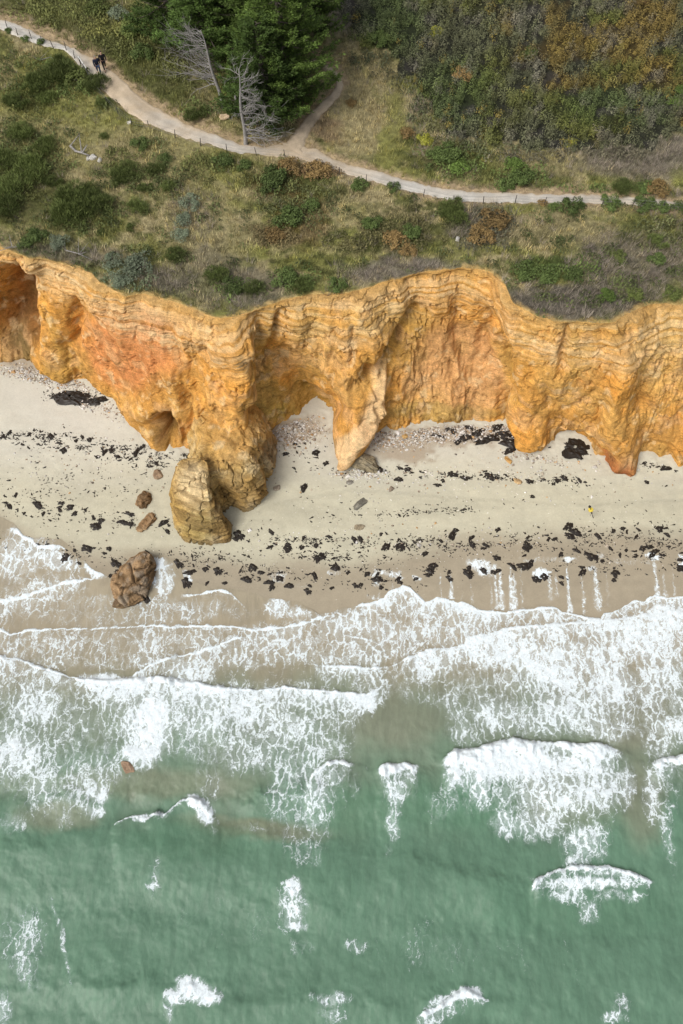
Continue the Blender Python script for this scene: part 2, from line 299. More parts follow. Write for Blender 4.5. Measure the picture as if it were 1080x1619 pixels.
X = X+NX*D*fade; Y = Y+NY*D*fade; Z = Z+NZ*.4*D*fade*(1-ss(.8, 1, T))
# rock colours, plus shade painted into the left alcove, cave and undercut
n = fbm(X/2.5, Z/2.5, oct=4, seed=73); m = fbm(X/.8, Z/.8, Y/.8, oct=4, seed=74); f = fbm(X*2, Z*3, oct=3, seed=75)
OC, OR, RD, PK, CR, OV, LT, BR = map(np.array, [(.60,.305,.075),(.68,.325,.07),(.58,.24,.08),(.66,.40,.19),(.80,.60,.33),(.38,.235,.06),(.74,.49,.17),(.30,.165,.05)])
c = OC+(OR-OC)*ss(-.2, .4, n)[..., None]
def paint(mask, col, st=1.):
    global c
    c = c+(col-c)*(np.clip(mask, 0, 1)*st)[..., None]
E = lambda cx, cy, rx, ry, rot=0: 1-ss(.5, 1.15, ell(wx, wy, cx, cy, rx, ry, rot))
paint(E(25, 490, 42, 90), np.array((.38,.15,.04)), .9); paint(E(35, 520, 26, 60), np.array((.20,.10,.035)), .7); paint(E(30, 565, 45, 26), np.array((.16,.12,.05)), .8)  # red-brown rock, with the left alcove's shade painted in as dark brown
paint(E(210, 545, 95, 80, 35), np.array((.60,.24,.09)), .85); paint(E(350, 560, 40, 90), OR, .6); paint(E(300, 620, 60, 50), OC*.95, .5)
paint(E(85, 430, 80, 22, 8), CR*.95, .6); paint(E(255, 640, 50, 60), OC*.8, .6); paint(E(262,688,24,34), BR*.7, .9); paint(E(95, 580, 25, 40), OV*1.2, .6)  # dark brown inside the small cave paints in its shade
paint(E(415, 590, 35, 100), OV*1.25, .75); paint(E(460, 640, 60, 30), np.array((.38,.24,.05)), .7); paint(E(440, 655, 20, 20), np.array((.34,.26,.04)), .6)
paint(E(600, 500, 80, 30), LT, .5); paint(E(500, 540, 40, 60), LT, .5); paint(E(720, 590, 90, 85), np.array((.58,.32,.14)), .8); paint(E(730,500,60,35), OR, .5)
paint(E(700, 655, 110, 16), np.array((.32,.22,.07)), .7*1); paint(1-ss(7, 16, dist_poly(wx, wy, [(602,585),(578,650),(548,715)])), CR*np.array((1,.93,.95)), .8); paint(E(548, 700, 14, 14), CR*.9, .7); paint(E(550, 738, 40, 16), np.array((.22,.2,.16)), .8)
paint(E(640, 540, 60, 40, -45), OV*1.25, .6); paint(E(800, 600, 22, 90, -5), OV*1.4, .7)
paint(E(900, 640, 90, 60, 20), OC*.85, .7); paint(E(985, 735, 60, 22, 25), np.array((.36,.10,.045)), .9); paint(E(930, 560, 60, 30), OR, .6); paint(E(1045, 560, 60, 80), LT*.95, .5); paint(E(865, 570, 40, 40), OR*1.05, .5); paint(E(900, 712, 60, 16, 20), BR, .6)  # last brown patch is painted shade below the right undercut
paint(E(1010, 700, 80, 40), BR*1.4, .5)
paint(ss(.0, .5, fbm(X/4.5, Z/3.5, oct=3, seed=86)), LT*.95, .35); paint(ss(.15, .6, fbm(X/3.2+4, Z/2.5, oct=4, seed=87)), PK, .5); paint(ss(.25, .6, fbm(X/2.6, Z/4.5, oct=4, seed=88)), OV*1.4, .35); paint(ss(.2, .5, m)*.5, CR*.95); c = c*(1+.16*fbm(X*2, Z*2, oct=4, seed=89)[..., None]); paint(ss(.22, .5, fbm(X/1.7+9, Z/1.3, oct=4, seed=76)), PK*1.05, .45); paint(ss(.2, .6, -m), BR, .38)
st = vn(sc*5.5, X*.15, seed=77); paint(band*ss(.1, .8, st), CR*.88, .5); paint(band*(1-ss(.15, .4, st)), BR*1.6, .45); paint((1-ss(.02, .07, T)), np.array((.50,.30,.10)), .7)
paint(ss(.75, .95, vn(sc*4+1.5*fbm(X/3, Z/3, oct=2, seed=78), X*.1, seed=79))*band2, BR, .4)
paint(ss(.86, 1, T)*(.5+.5*fbm(X, Z, oct=2, seed=80)), OV*.9, .6)
crk = 1-np.abs(fbm(X/1.3, Z/1.1, oct=3, seed=81)); paint(ss(.965, .995, crk), BR*.7, .6)
g = NB('ochre_rock', .95, .12); p = g.pos(); n1 = g.noise(p, 1.6, 9, .68); n2 = g.noise(p, 11, 6, .75); n3 = g.noise(g.map(p, (.6, .6, 7)), 1.2, 6, .7, .6)
g.bump(g.math('ADD', g.math('MULTIPLY', n1, .6), g.math('ADD', g.math('MULTIPLY', n2, .25), g.math('MULTIPLY', n3, .4))), .7, .28)
kc = g.math('MULTIPLY', g.rng(n1, .3, .7, .76, 1.2), g.math('MULTIPLY', g.rng(n2, .3, .7, .72, 1.24), g.rng(n3, .35, .65, .84, 1.13)))
g.col(g.scale(g.attr('Col'), kc)); M_rock = g.m
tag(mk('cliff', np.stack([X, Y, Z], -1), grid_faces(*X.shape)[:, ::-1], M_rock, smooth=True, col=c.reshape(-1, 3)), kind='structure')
# ================================================================ FOAM SHADER (shared by water and wet sand)
def foam_nodes(g, base, rough_base, scale=1.0):
    p = g.pos(); d = g.attr('foam', 'Fac')
    wn = g.n('ShaderNodeTexNoise'); g.i(wn, 'Vector', p); g.i(wn, 'Scale', .9*scale); g.i(wn, 'Detail', 5); g.i(wn, 'Roughness', .6)
    off = g.n('ShaderNodeVectorMath', operation='MULTIPLY_ADD'); g.i(off, 0, wn.outputs['Color']); g.i(off, 1, (1.5, 2.6, 0)); g.i(off, 2, p)
    def voro(sc, mp):
        v = g.n('ShaderNodeTexVoronoi', feature='DISTANCE_TO_EDGE'); g.i(v, 'Vector', g.map(off.outputs[0], mp)); g.i(v, 'Scale', sc); return v.outputs['Distance']
    v1 = voro(1.9*scale, (1, .45, 1)); v2 = voro(5.5*scale, (1, .60, 1))
    hi = g.noise(g.map(p, (1, .8, 1)), 7*scale, 8, .72, .8); lo = g.noise(g.map(p, (1, .45, 1)), .55*scale, 4, .6)
    a = g.rng(v1, 0, .24, 1., 0.); b = g.rng(v2, 0, .30, 1., 0.)
    q = g.math('ADD', g.math('MULTIPLY', a, .30), g.math('ADD', g.math('MULTIPLY', b, .22), g.math('ADD', g.math('MULTIPLY', hi, .50), g.math('MULTIPLY', g.math('SUBTRACT', lo, .5), .7))))
    th = g.math('SUBTRACT', 1.0, g.math('ADD', g.math('MULTIPLY', d, .82), g.math('MULTIPLY', g.math('POWER', d, 6), .24)))
    df = g.math('SUBTRACT', q, th); fm = g.math('MULTIPLY', g.rng(df, -.07, .14), g.rng(d, .02, .12))
    haze_f = g.math('MULTIPLY', g.rng(d, .12, .95), g.rng(df, -.45, .0)); tot = g.math('MAXIMUM', g.math('MULTIPLY', fm, g.rng(d, .15, .8, .80, 1.)), g.math('MULTIPLY', haze_f, .52))
    white = g.scale(rgb(.77, .85, .88), g.rng(hi, .25, .7, .74, 1.06))
    col = g.mix(tot, base, white)
    g.i(g.b, 'Roughness', g.math('ADD', g.math('MULTIPLY', fm, .75), rough_base)); return col, fm, hi
# ================================================================ BEACH
wetl = curve([(-300,790),(0,812),(60,850),(150,868),(300,872),(400,885),(540,890),(620,878),(700,855),(800,850),(900,842),(1080,838),(1300,830)])
xw = np.concatenate([np.linspace(-110, -38, 40), np.arange(-37.5, 37.6, .13), np.linspace(38, 110, 40)])
yw = np.concatenate([np.linspace(-60, 12, 25), np.arange(13, 40, .10), np.linspace(40.3, 52, 30)])
X, Y = np.meshgrid(xw, yw); Z = B(X, Y); qx, qy = proj(X, Y, Z)
Z = Z+.03*fbm(X/.8, Y/.5, oct=4, seed=90)*ss(24, 28, Y)+.09*fbm(X/.45, Y/.45, oct=3, seed=99)*(1-ss(0, 24, np.abs(qy-foot(qx))))
n = fbm(X/4, Y/2, oct=4, seed=91); m = fbm(X/.5, Y/.5, oct=4, seed=92)
DRY, MID, WET = np.array((.54,.52,.435)), np.array((.49,.465,.35)), np.array((.335,.29,.21))
dl = ss(690, 800, qy+n*25); c = DRY+(MID-DRY)*dl[..., None]; wt = ss(-18, 22, qy-wetl(qx)+n*16); c = c+(WET-c)*wt[..., None]
c = c*(1+.10*n+.08*m+.07*fbm(X/9, Y/.9, oct=4, seed=94)*ss(700, 780, qy))[..., None]
c = c*(1-.10*(1-ss(1.5, 4, dist_poly(qx+m*2, qy+m*2, [(330,900),(420,800),(560,775),(760,790),(900,800),(1200,785)])))*(m > -.1))[..., None]
for cx, cy, rx, ry, rot in [(700,690,110,20,0),(470,680,55,28,-10),(60,580,90,16,10),(390,745,20,20,0),(640,715,60,20,0)]:      # shingle grounds
    k = 1-ss(.5, 1.1, ell(qx+m*20, qy+m*12, cx, cy, rx, ry, rot)); c = c+(np.array((.34,.27,.19))-c)*(k*.75)[..., None]
k = (1-ss(.4, 1.2, ell(qx, qy, 100, 640, 130, 50, 15))); c = c+(np.array((.58,.56,.49))-c)*(k*.5)[..., None]
fo = np.zeros_like(X)
for px_, y0, y1, wd_, st_ in [(697,905,965,3,.5),(712,905,968,6,.75),(730,912,965,2.5,.4),(745,905,965,3,.45),(775,895,962,3,.5),(783,900,966,5,.6),(790,895,966,6,.72),(806,895,960,6,.75),(812,905,965,6,.7),(823,890,965,3,.5),(867,900,945,6,.5),(878,900,940,5,.4),(896,890,970,5,.78),(918,890,968,4,.6),(940,890,960,9,.6),(958,900,955,5,.4),(1035,885,945,6,.75),(1048,900,940,4,.6),(1062,890,940,3,.5),(580,925,955,6,.3),(600,930,950,5,.4),(620,915,930,10,.4)]:
    xx = px_+(qy-y0)*.10*(px_-540)/500; k = np.exp(-((qx-xx-m*3)/(wd_*(.35+.65*ss(y0, y1, qy))))**2)*ss(y0-6, y0+8, qy)*(1-ss(y1, y1+14, qy)); fo = np.maximum(fo, k*st_*.95)
for cx, cy, rx, ry, rot, st_ in [(763,895,34,16,20,.75),(855,908,18,9,-20,.95),(935,898,14,8,0,.6),(620,906,26,9,0,.7),(632,915,12,6,0,.7),(598,922,14,8,0,.55),(660,915,9,6,0,.7),(595,908,12,12,0,.6),(590,945,10,5,0,.6),(900,885,16,7,0,.8),(950,880,9,9,0,.5),(1035,880,16,8,0,.8),(1078,890,8,18,0,.9),(525,905,16,9,0,.5),(440,912,22,14,0,.5),(297,912,10,12,0,.7),(475,928,30,10,0,.3),(765,905,14,8,0,.8),(860,885,60,8,0,.35),(990,888,60,8,0,.3)]:
    fo = np.maximum(fo, st_*(1-ss(.3, 1.2, ell(qx+m*9, qy+m*6, cx, cy, rx, ry, rot))))
g = NB('sand', .9, .3); p = g.pos(); n2 = g.noise(p, 7, 7, .75); n3 = g.noise(p, 40, 3, .8)
base = g.scale(g.attr('Col'), g.math('MULTIPLY', g.rng(n2, .3, .7, .93, 1.06), g.rng(n3, .25, .75, .88, 1.1)))
rb = g.rng(g.attr('wet', 'Fac'), 0, 1, .25, .12)
col, fm, hi = foam_nodes(g, base, rb, 1.5)
g.i(g.b, 'Roughness', g.math('MAXIMUM', fm, g.rng(g.attr('wet', 'Fac'), .2, 1, .9, .42)))
g.bump(n2, .35, .04); M_sand = (g.col(col), g.m)[1]
tag(mk('beach', np.stack([X, Y, Z], -1), grid_faces(*X.shape), M_sand, smooth=True, col=c.reshape(-1, 3), attrs={'foam': fo, 'wet': wt}), kind='structure')
# ================================================================ SEA
F1 = [(540,966),(570,957),(597,952),(606,946),(615,937),(640,927),(650,932),(657,940),(672,952),(690,945),(715,949),(740,955),(755,964),(775,967),(800,968),(830,965),(855,962),(880,961),(890,967),(910,972),(930,978),(950,980),(955,970),(975,965),(1000,950),(1020,950),(1035,942),(1055,946),(1080,944),(1200,950),(1500,940)]
RIM = [(-800,700),(-300,775),(-60,812),(0,824),(25,832),(40,850),(70,856),(100,858),(125,880),(150,905),(175,915),(200,893),(240,882),(262,884),(285,890),(292,920),(330,930),(380,935),(420,945),(470,952),(505,972)]+F1
rxw, ryw, _ = solve(*map(np.array, zip(*[(a, b) for a, b in RIM])), lambda x, y: .35+0*np.asarray(x))
xw = np.concatenate([np.linspace(-140, -38, 40), np.arange(-37.6, 37.7, .08), np.linspace(38, 140, 40)])
rim = np.interp(xw, rxw, ryw)+fbm(xw/.9, xw*0, oct=4, seed=100)*.22+.10
t = np.concatenate([[0, .03, .07], np.arange(.12, 42, .08), np.linspace(42.3, 200, 60)])[:, None]
X = np.repeat(xw[None], len(t), 0); Y = rim[None]-t; Z0 = np.maximum(.35, B(X, Y)+.02)
qx, qy = proj(X, Y, Z0)
w1 = fbm(X/1.2, Y/1.2, oct=4, seed=101); w2 = fbm(X/5, Y/4, oct=3, seed=102); w3 = fbm(X/.45, Y/.45, oct=3, seed=103)
FRONTS = [
 ([(430,1258),(484,1240),(568,1216),(600,1224),(675,1224),(702,1208),(740,1188),(820,1174),(985,1190),(1000,1198),(1030,1208),(1300,1200)], 0, 1, 0, .42),
 ([(-80,1345),(100,1325),(180,1307),(262,1292),(345,1302),(560,1335),(700,1362),(836,1408),(900,1382),(1040,1400),(1250,1420)], 0, 1, 0, .34),
 ([(-80,1560),(250,1545),(420,1575),(640,1580),(735,1562),(900,1590),(1200,1570)], 0, 1, 0, .30),
 ([(-80,1450),(150,1440),(300,1460),(470,1420),(700,1470),(900,1490),(1200,1470)], 0, 1, 0, .22), # points, solid px, decay px, strength, wave height m
 (F1, 3, 60, .62, .05),
 ([(-60,990),(0,995),(15,1003),(50,998),(90,994),(140,994),(190,992),(240,988),(270,992),(300,990),(340,990),(370,990),(400,997),(425,994),(475,987),(510,975),(540,966)], 2.5, 90, .46, .06),
 ([(-60,1030),(0,1037),(30,1042),(65,1055),(100,1065),(130,1075),(165,1077),(200,1075),(250,1072),(300,1078),(340,1086),(380,1091)], 8, 90, .70, .22),
 ([(310,1080),(340,1086),(400,1092),(450,1088),(500,1092),(540,1095),(580,1098),(610,1085),(625,1076)], 2, 80, .66, .12),
 ([(180,1077),(210,1070),(235,1052),(270,1040),(310,1032),(340,1022),(370,1010),(402,1006),(410,1016)], 3, 60, .55, .10),
 ([(465,1052),(500,1050),(540,1054),(580,1056),(617,1055),(640,1044)], 2, 30, .5, .08),
 ([(600,1056),(617,1055),(640,1042),(680,1027),(730,1020),(740,1010),(775,1000),(820,992),(860,989),(910,985),(950,982),(1000,975),(1100,965),(1250,960)], 4, 85, .72, .14),
 ([(520,1010),(545,1005),(575,1008),(600,1018),(613,1032),(617,1045)], 2, 25, .50, .05),
 ([(700,1206),(706,1195),(718,1187),(735,1184),(760,1183),(785,1172),(820,1170),(870,1173),(920,1175),(960,1178),(985,1187),(1000,1196)], 24, 70, .76, .55),
 ([(1030,1206),(1050,1198),(1080,1196),(1250,1200)], 22, 60, .55, .5),
 ([(595,1220),(606,1210),(640,1207),(662,1211),(672,1221)], 17, 40, .55, .35),
 ([(484,1238),(497,1218),(517,1205),(540,1202),(568,1214)], 9, 60, .45, .35),
 ([(180,1305),(200,1293),(225,1288),(248,1287),(262,1288),(280,1270),(300,1262),(320,1268),(335,1280),(345,1300)], 3, 9, .5, .4),
 ([(836,1412),(845,1392),(870,1378),(900,1370),(960,1368),(1000,1380),(1040,1397)], 13, 30, .62, .45),
 ([(0,835),(30,838),(60,862),(95,862),(122,880)], 8, 35, .55, .02),
 ([(-60,955),(0,950),(30,945),(60,935),(95,922),(130,918),(150,912),(160,900)], 4, 70, .48, .04),
 ([(262,945),(300,942),(345,932),(365,938),(380,952),(400,975)], 5, 28, .42, .03),
 ([(655,1605),(690,1592),(715,1575),(735,1562),(755,1572),(780,1585)], 8, 18, .5, .25),
 ([(100,1128),(120,1108),(150,1095),(170,1100)], 4, 30, .5, .1),
]
BLOBS = [(235,1145,58,68,0,.78),(225,1190,40,32,0,.84),(240,1120,40,30,0,.84),(160,1080,50,20,0,.85),(300,1060,60,40,0,.66),(320,1130,90,60,0,.60),(330,1230,30,60,0,.40),(450,1150,70,60,0,.58),(400,1120,90,40,0,.66),(470,1220,45,40,0,.50),(500,1270,36,80,0,.55),(500,1350,20,30,0,.40),(560,1240,14,30,0,.40),
 (60,1110,90,60,0,.62),(30,1190,60,60,0,.66),(60,1240,40,60,20,.50),(20,1300,30,30,0,.42),(155,1255,34,24,0,.62),(150,1280,24,16,0,.6),(130,1180,50,30,0,.50),(105,1290,20,40,10,.4),
 (30,880,70,50,-30,.60),(90,885,50,20,20,.68),(70,940,90,40,-10,.52),(150,900,25,14,30,.97),(250,895,30,14,0,.72),(260,920,22,30,20,.62),(280,960,90,22,0,.50),(190,985,150,20,0,.40),(200,1025,170,30,0,.44),(440,960,26,22,-30,.62),(470,970,30,14,0,.6),(340,960,26,20,0,.55),(420,1010,100,30,0,.50),(560,985,60,30,0,.60),(600,1000,60,40,0,.55),(500,1030,90,25,0,.5),
 (660,960,60,30,0,.62),(720,975,90,22,0,.55),(800,1030,140,40,0,.72),(900,1050,130,70,0,.70),(1010,1010,90,60,0,.76),(1050,980,60,40,0,.8),(960,1080,60,60,0,.72),(1050,1080,60,70,0,.62),(1060,1150,40,30,0,.68),(900,1120,90,50,0,.64),(800,1130,120,45,0,.58),(740,1150,60,35,0,.52),(715,1110,30,40,0,.45),(960,1150,60,30,0,.62),(640,1070,40,20,0,.45),
 (855,1212,150,36,0,.88),(870,1255,130,50,0,.68),(940,1240,70,50,0,.66),(800,1300,30,30,0,.68),(850,1300,60,40,0,.72),(920,1330,50,40,0,.68),(760,1250,30,40,0,.66),(910,1360,30,16,0,.7),(990,1240,20,50,0,.6),(1030,1250,20,60,0,.52),(1055,1330,14,70,-12,.42),
 (625,1250,22,34,0,.62),(622,1300,16,40,0,.55),(612,1345,10,18,0,.35),(530,1225,34,26,0,.55),(700,1270,34,50,20,.36),(640,1375,100,10,0,.0),
 (315,1272,24,14,20,1.02),(328,1290,16,22,-10,.95),(225,1291,22,5,-8,.9),(335,1310,8,16,0,.5),(465,1405,18,22,0,.74),(462,1440,28,46,0,.58),(466,1462,24,12,0,.72),(480,1500,26,24,0,.42),(245,1385,14,46,0,.42),(245,1402,16,9,0,.62),(560,1495,26,14,0,.46),
 (300,1562,30,22,-10,.95),(320,1572,30,20,0,.85),(280,1575,22,20,0,.8),(270,1600,14,24,0,.5),(735,1572,30,13,-15,.95),(710,1583,34,14,-15,.75),(700,1600,60,22,-20,.5),(525,1578,34,14,0,.62),(520,1600,30,24,0,.4),(30,1480,50,70,0,.40),(40,1530,34,60,-20,.38),(0,1590,22,40,0,.6),(970,1610,30,12,0,.6),(980,1590,18,30,0,.4),(700,1500,120,60,0,.22),(100,1490,6,90,-15,.42),
 (930,1395,100,14,0,.82),(895,1412,40,22,0,.62),(930,1440,24,32,0,.55),(975,1415,60,16,0,.55),(400,1310,50,12,10,.34),(640,1180,40,60,0,.12),(330,1450,90,60,0,.20),(410,1480,30,80,0,.22),(830,1520,140,60,0,.20)]
foam = np.zeros_like(X); hgt = np.zeros_like(X); sx_ = qx+w1*9+w3*3; sy_ = qy+w1*7+w3*4
for pts, sol, dec, stg, hh in FRONTS:
    xs = [p[0] for p in pts]; dy = qy+w3*2.5+w1*3-np.interp(qx+w3*2, xs, [p[1] for p in pts]); tap = ss(xs[0]-4, xs[0]+14, qx+w1*8)*(1-ss(xs[-1]-(60 if sol > 20 else 24), xs[-1]+4, qx+w1*14)) if hh > .2 else ss(xs[0]-4, xs[0]+60, qx+w1*20)*(1-ss(xs[-1]-50, xs[-1]+4, qx+w1*20))
    sl_ = sol*np.clip(.75+.7*w2+1.1*w1+.6*w3, .12, 2.2)*tap**.5
    d = np.where(dy < sl_, 1.06-.20*ss(.5, 1, dy/np.maximum(sl_, 1e-3)), min(stg*1.12, .85)*(1+.30*w2)*np.exp(-np.clip(dy-sl_, 0, 1e9)/dec))*ss(-2.5, 0, dy)*tap**.7
    if sol: foam = np.maximum(foam, d)
    hgt = hgt+(.55*hh*tap*ss(-7, 6, dy)*np.exp(-np.clip(dy-6, 0, 1e9)/70.) if sol else hh*.5*(.55+.9*w2)*ss(-16, 14, dy+w1*10)*np.exp(-np.clip(dy-14, 0, 1e9)/60.))
for cx, cy, rx, ry, rot, stg in BLOBS:
    k = 1-ss(.25, 1.25, ell(sx_, sy_, cx, cy, rx, ry, rot)); foam = np.maximum(foam, stg*k**.7)
foam = foam+.10*w2*(foam > .15)*(foam < .95)
def reg(cx, cy, rx, ry, st): global foam; foam = np.maximum(foam, st*(1-ss(.6, 1.15, ell(sx_, sy_, cx, cy, rx, ry)))*(1+.25*w2))
reg(230, 1028, 420, 40, .50); reg(180, 965, 260, 30, .44); reg(420, 1150, 220, 90, .46); reg(90, 1180, 150, 130, .46); reg(560, 1010, 150, 60, .50); reg(830, 1000, 330, 40, .52); reg(860, 1110, 240, 70, .50); reg(480, 1260, 70, 130, .36); reg(1050, 1090, 60, 140, .56); reg(600, 1080, 60, 30, .45)
foam = foam-(.35*(1-ss(.4, 1.2, ell(sx_, sy_, 640, 1145, 75, 40, 0)))+.25*(1-ss(.4, 1.2, ell(sx_, sy_, 600, 1170, 60, 40, 0))))
foam = np.clip(foam, 0, 1.1)
far = ss(1640, 1800, qy); foam = np.maximum(foam, far*.4*ss(.1, .5, w2))
deep = ss(960, 1260, qy)
swell = .08*np.sin(Y*1.05+1.2*w2+X*.05)*deep+.10*np.sin(Y*.62+2.0*fbm(X/9, Y/9, oct=2, seed=104))*deep+.12*w2*deep+.06*w1*deep+.03*w3*deep
edge0 = ss(0, 1.2, t); Z = Z0+(hgt+swell)*edge0+.03*ss(.3, 1, foam)*(1+w3*1.5+w1)*ss(0, .1, t)+.16*ss(.88, 1.05, foam)*ss(1000, 1100, qy)*(.5+.8*w3+.5*w1)
Z = np.maximum(Z, B(X, Y)+.012-.03*(t < .01))
n = w2*.5+.5*fbm(X/3, Y/7, oct=3, seed=105)
SB, OV2, GN, GD = map(np.array, [(.315,.275,.195),(.168,.205,.145),(.104,.196,.130),(.092,.182,.118)])
c = SB+(np.array((.27,.24,.165))-SB)*ss(985, 1050, qy)[..., None]; c = c+(OV2-c)*ss(1030, 1130, qy+n*40)[..., None]; c = c+(GN-c)*ss(1110, 1330, qy+n*110+w1*20)[..., None]
for cx, cy, rx, ry, rot, cc, stg in [(620,1140,90,50,0,(.19,.20,.14),.6),(1000,1130,90,70,0,(.23,.21,.15),.5),(1015,1270,40,80,0,(.20,.20,.14),.6),(900,1260,120,60,0,(.20,.205,.14),.5),(230,1240,200,30,0,(.20,.20,.13),.5),(90,1290,80,30,0,(.21,.19,.13),.5),(400,1310,130,20,5,(.22,.20,.13),.6),(720,1270,120,50,0,(.088,.188,.115),.7),(560,1280,90,50,0,(.092,.19,.115),.6),(300,1330,130,40,0,(.085,.178,.11),.7),(30,1220,50,60,0,(.14,.18,.12),.5),(930,1440,200,50,0,(.09,.185,.115),.5)]:
    k = 1-ss(.4, 1.2, ell(sx_, sy_, cx, cy, rx, ry, rot)); c = c+(np.array(cc)-c)*(k*stg)[..., None]
c = c+(GD-c)*(ss(.0, .5, n)*.5*ss(1300, 1400, qy))[..., None]; c = c*(1+.10*n+.05*w1)[..., None]
g = NB('sea_water', .3, .28); p = g.pos(); r1 = g.noise(g.map(p, (1.6, .5, 1)), 1.4, 7, .6, .4); r2 = g.noise(p, 6, 5, .6)
base = g.scale(g.attr('Col'), g.rng(r1, .3, .7, .90, 1.10))
col, fm, hi = foam_nodes(g, base, g.rng(r1, 0, 1, .38, .48))
g.bump(g.math('ADD', g.math('MULTIPLY', r1, .5), g.math('ADD', g.math('MULTIPLY', r2, .22), g.math('MULTIPLY', g.math('MULTIPLY', fm, g.math('ADD', hi, .4)), .6))), .42, .12)
M_sea = g.col(col)
tag(mk('water', np.stack([X, Y, Z], -1), grid_faces(*X.shape)[:, ::-1], M_sea, smooth=True, col=c.reshape(-1, 3), attrs={'foam': foam}), kind='structure')
# ================================================================ ROCKS
def loft(name, levels, mat, colf, seed, amp=.25, n=220, sub=26, parent=None, cracks=None):
    """levels: list of (z, [photo points]) with equal counts -> closed rock with layered relief"""
    ctr = []
    for z, P in levels:
        x, y = at([p[0] for p in P], [p[1] for p in P], z); x = np.append(x, x[0]); y = np.append(y, y[0]); q = np.linspace(0, len(P), n+1)[:-1]
        ctr.append((np.interp(q, np.arange(len(P)+1), x), np.interp(q, np.arange(len(P)+1), y), z))
    xs, ys, zs = [], [], []
    for a, b in zip(ctr[:-1], ctr[1:]):
        for k in np.linspace(0, 1, sub, endpoint=False): xs.append(a[0]*(1-k)+b[0]*k); ys.append(a[1]*(1-k)+b[1]*k); zs.append(np.full(n, a[2]*(1-k)+b[2]*k))
    a = ctr[-1]; cx, cy = a[0].mean(), a[1].mean(); nd = len(xs)
    for k in np.linspace(0, .999, 22): xs.append(a[0]*(1-k)+cx*k); ys.append(a[1]*(1-k)+cy*k); zs.append(np.full(n, a[2]+.10*math.sin(k*1.5)))
    X, Y, Z = map(np.array, (xs, ys, zs)); ctx, cty = X.mean(1)[:, None], Y.mean(1)[:, None]
    tx = np.roll(X, -2, 1)-np.roll(X, 2, 1); ty = np.roll(Y, -2, 1)-np.roll(Y, 2, 1); L = np.hypot(tx, ty)+1e-6; NX, NY = ty/L, -tx/L
    area = np.sum(X[0]*np.roll(Y[0], -1)-np.roll(X[0], -1)*Y[0]); sg = 1 if area > 0 else -1; NX, NY = NX*sg, NY*sg
    sc = Z+.22*X+.10*Y+.25*fbm(X/2, Y/2, oct=2, seed=seed)+.06*fbm(X/.4, Y/.4, Z/.4, oct=3, seed=seed+1)
    lay = vn(sc*3.4, sc*0+1, seed=seed+2); lay3 = vn(sc*10, X*.3, seed=seed+3)
    D = amp*((lay-.6)*1.4+(lay3-.5)*.8+.7*fbm(X/1.3, Y/1.3, Z/1.3, oct=4, seed=seed+4)+1.3*np.round(fbm(X/1.1, Y/1.1, Z/1.6, oct=2, seed=seed+5)*4)/4-2.2*ss(.94, .99, 1-np.abs(fbm(X/1.2, Y/1.2, Z/.9, oct=2, seed=150))))
    top = np.zeros_like(X); top[nd:] = 1
    fade = np.where(top > 0, np.linspace(1, 0, X.shape[0]-nd)[0]*0+.0, 1.); k = np.arange(X.shape[0])[:, None]
    fade = np.where(k < nd, 1, np.clip(1-(k-nd)/8, 0, 1)); X2, Y2 = X+NX*D*fade, Y+NY*D*fade
    Z2 = Z+top*amp*(1.2*fbm(X/1.2, Y/1.2, oct=4, seed=seed+6)+.5*(vn(X*2.5-Y*1.2, X*.2, seed=seed+7)-.5))
    if cracks:
        q1, q2 = proj(X2, Y2, Z2); kc_ = 1-ss(0, 4.5, np.min([dist_poly(q1, q2, p) for p in cracks], 0)); Z2 = Z2-.22*kc_; Y2 = Y2+.10*kc_
    i = np.arange(X.shape[0]-1)[:, None]*n; j = np.arange(n)[None]; j2 = (j+1) % n; F = np.stack([i+j, i+j2, i+n+j2, i+n+j], -1).reshape(-1, 4)
    if sg < 0: F = F[:, ::-1]
    qx, qy = proj(X2, Y2, Z2); col = colf(X2, Y2, Z2, qx, qy, sc, lay, top)
    return mk(name, np.stack([X2, Y2, Z2], -1), F, mat, parent, True, col.reshape(-1, 3))
def stackcol(X, Y, Z, qx, qy, sc, lay, top):
    n = fbm(X/1.5, Y/1.5, Z/1.5, oct=4, seed=110)
    c = np.array((.46,.30,.10))+(np.array((.62,.47,.23))-np.array((.46,.30,.10)))*ss(-.2, .4, n)[..., None]
    def mx(m, t, s=1):
        nonlocal c; c = c+(np.array(t)-c)*(np.clip(m, 0, 1)*s)[..., None]
    mx(1-ss(.4, 1.1, ell(qx, qy, 305, 765, 34, 45)), (.74,.57,.33), .8); mx(1-ss(.4, 1.1, ell(qx, qy, 320, 835, 50, 30)), (.33,.25,.09), .7)  # pale patch paints the sunlit left face brighter; second tone colours the base
    mx(ss(328, 345, qx)*ss(735, 765, qy), (.33,.20,.07), .6); mx(1-ss(.4, 1.1, ell(qx, qy, 425, 715, 22, 36)), (.19,.15,.10), .8); mx(1-ss(.4, 1.1, ell(qx, qy, 370, 705, 34, 40)), (.55,.40,.20), .6)  # first term is painted shade on the right face and recess
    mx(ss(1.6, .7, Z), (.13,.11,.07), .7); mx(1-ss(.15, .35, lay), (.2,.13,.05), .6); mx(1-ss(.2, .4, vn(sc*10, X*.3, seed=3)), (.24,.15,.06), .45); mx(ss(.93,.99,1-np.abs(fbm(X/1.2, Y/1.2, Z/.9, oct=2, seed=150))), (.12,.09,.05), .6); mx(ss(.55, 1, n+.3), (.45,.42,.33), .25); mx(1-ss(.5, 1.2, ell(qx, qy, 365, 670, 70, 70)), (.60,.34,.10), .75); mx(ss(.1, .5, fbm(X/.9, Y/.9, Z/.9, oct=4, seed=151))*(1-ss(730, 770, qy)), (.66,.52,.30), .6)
    return c
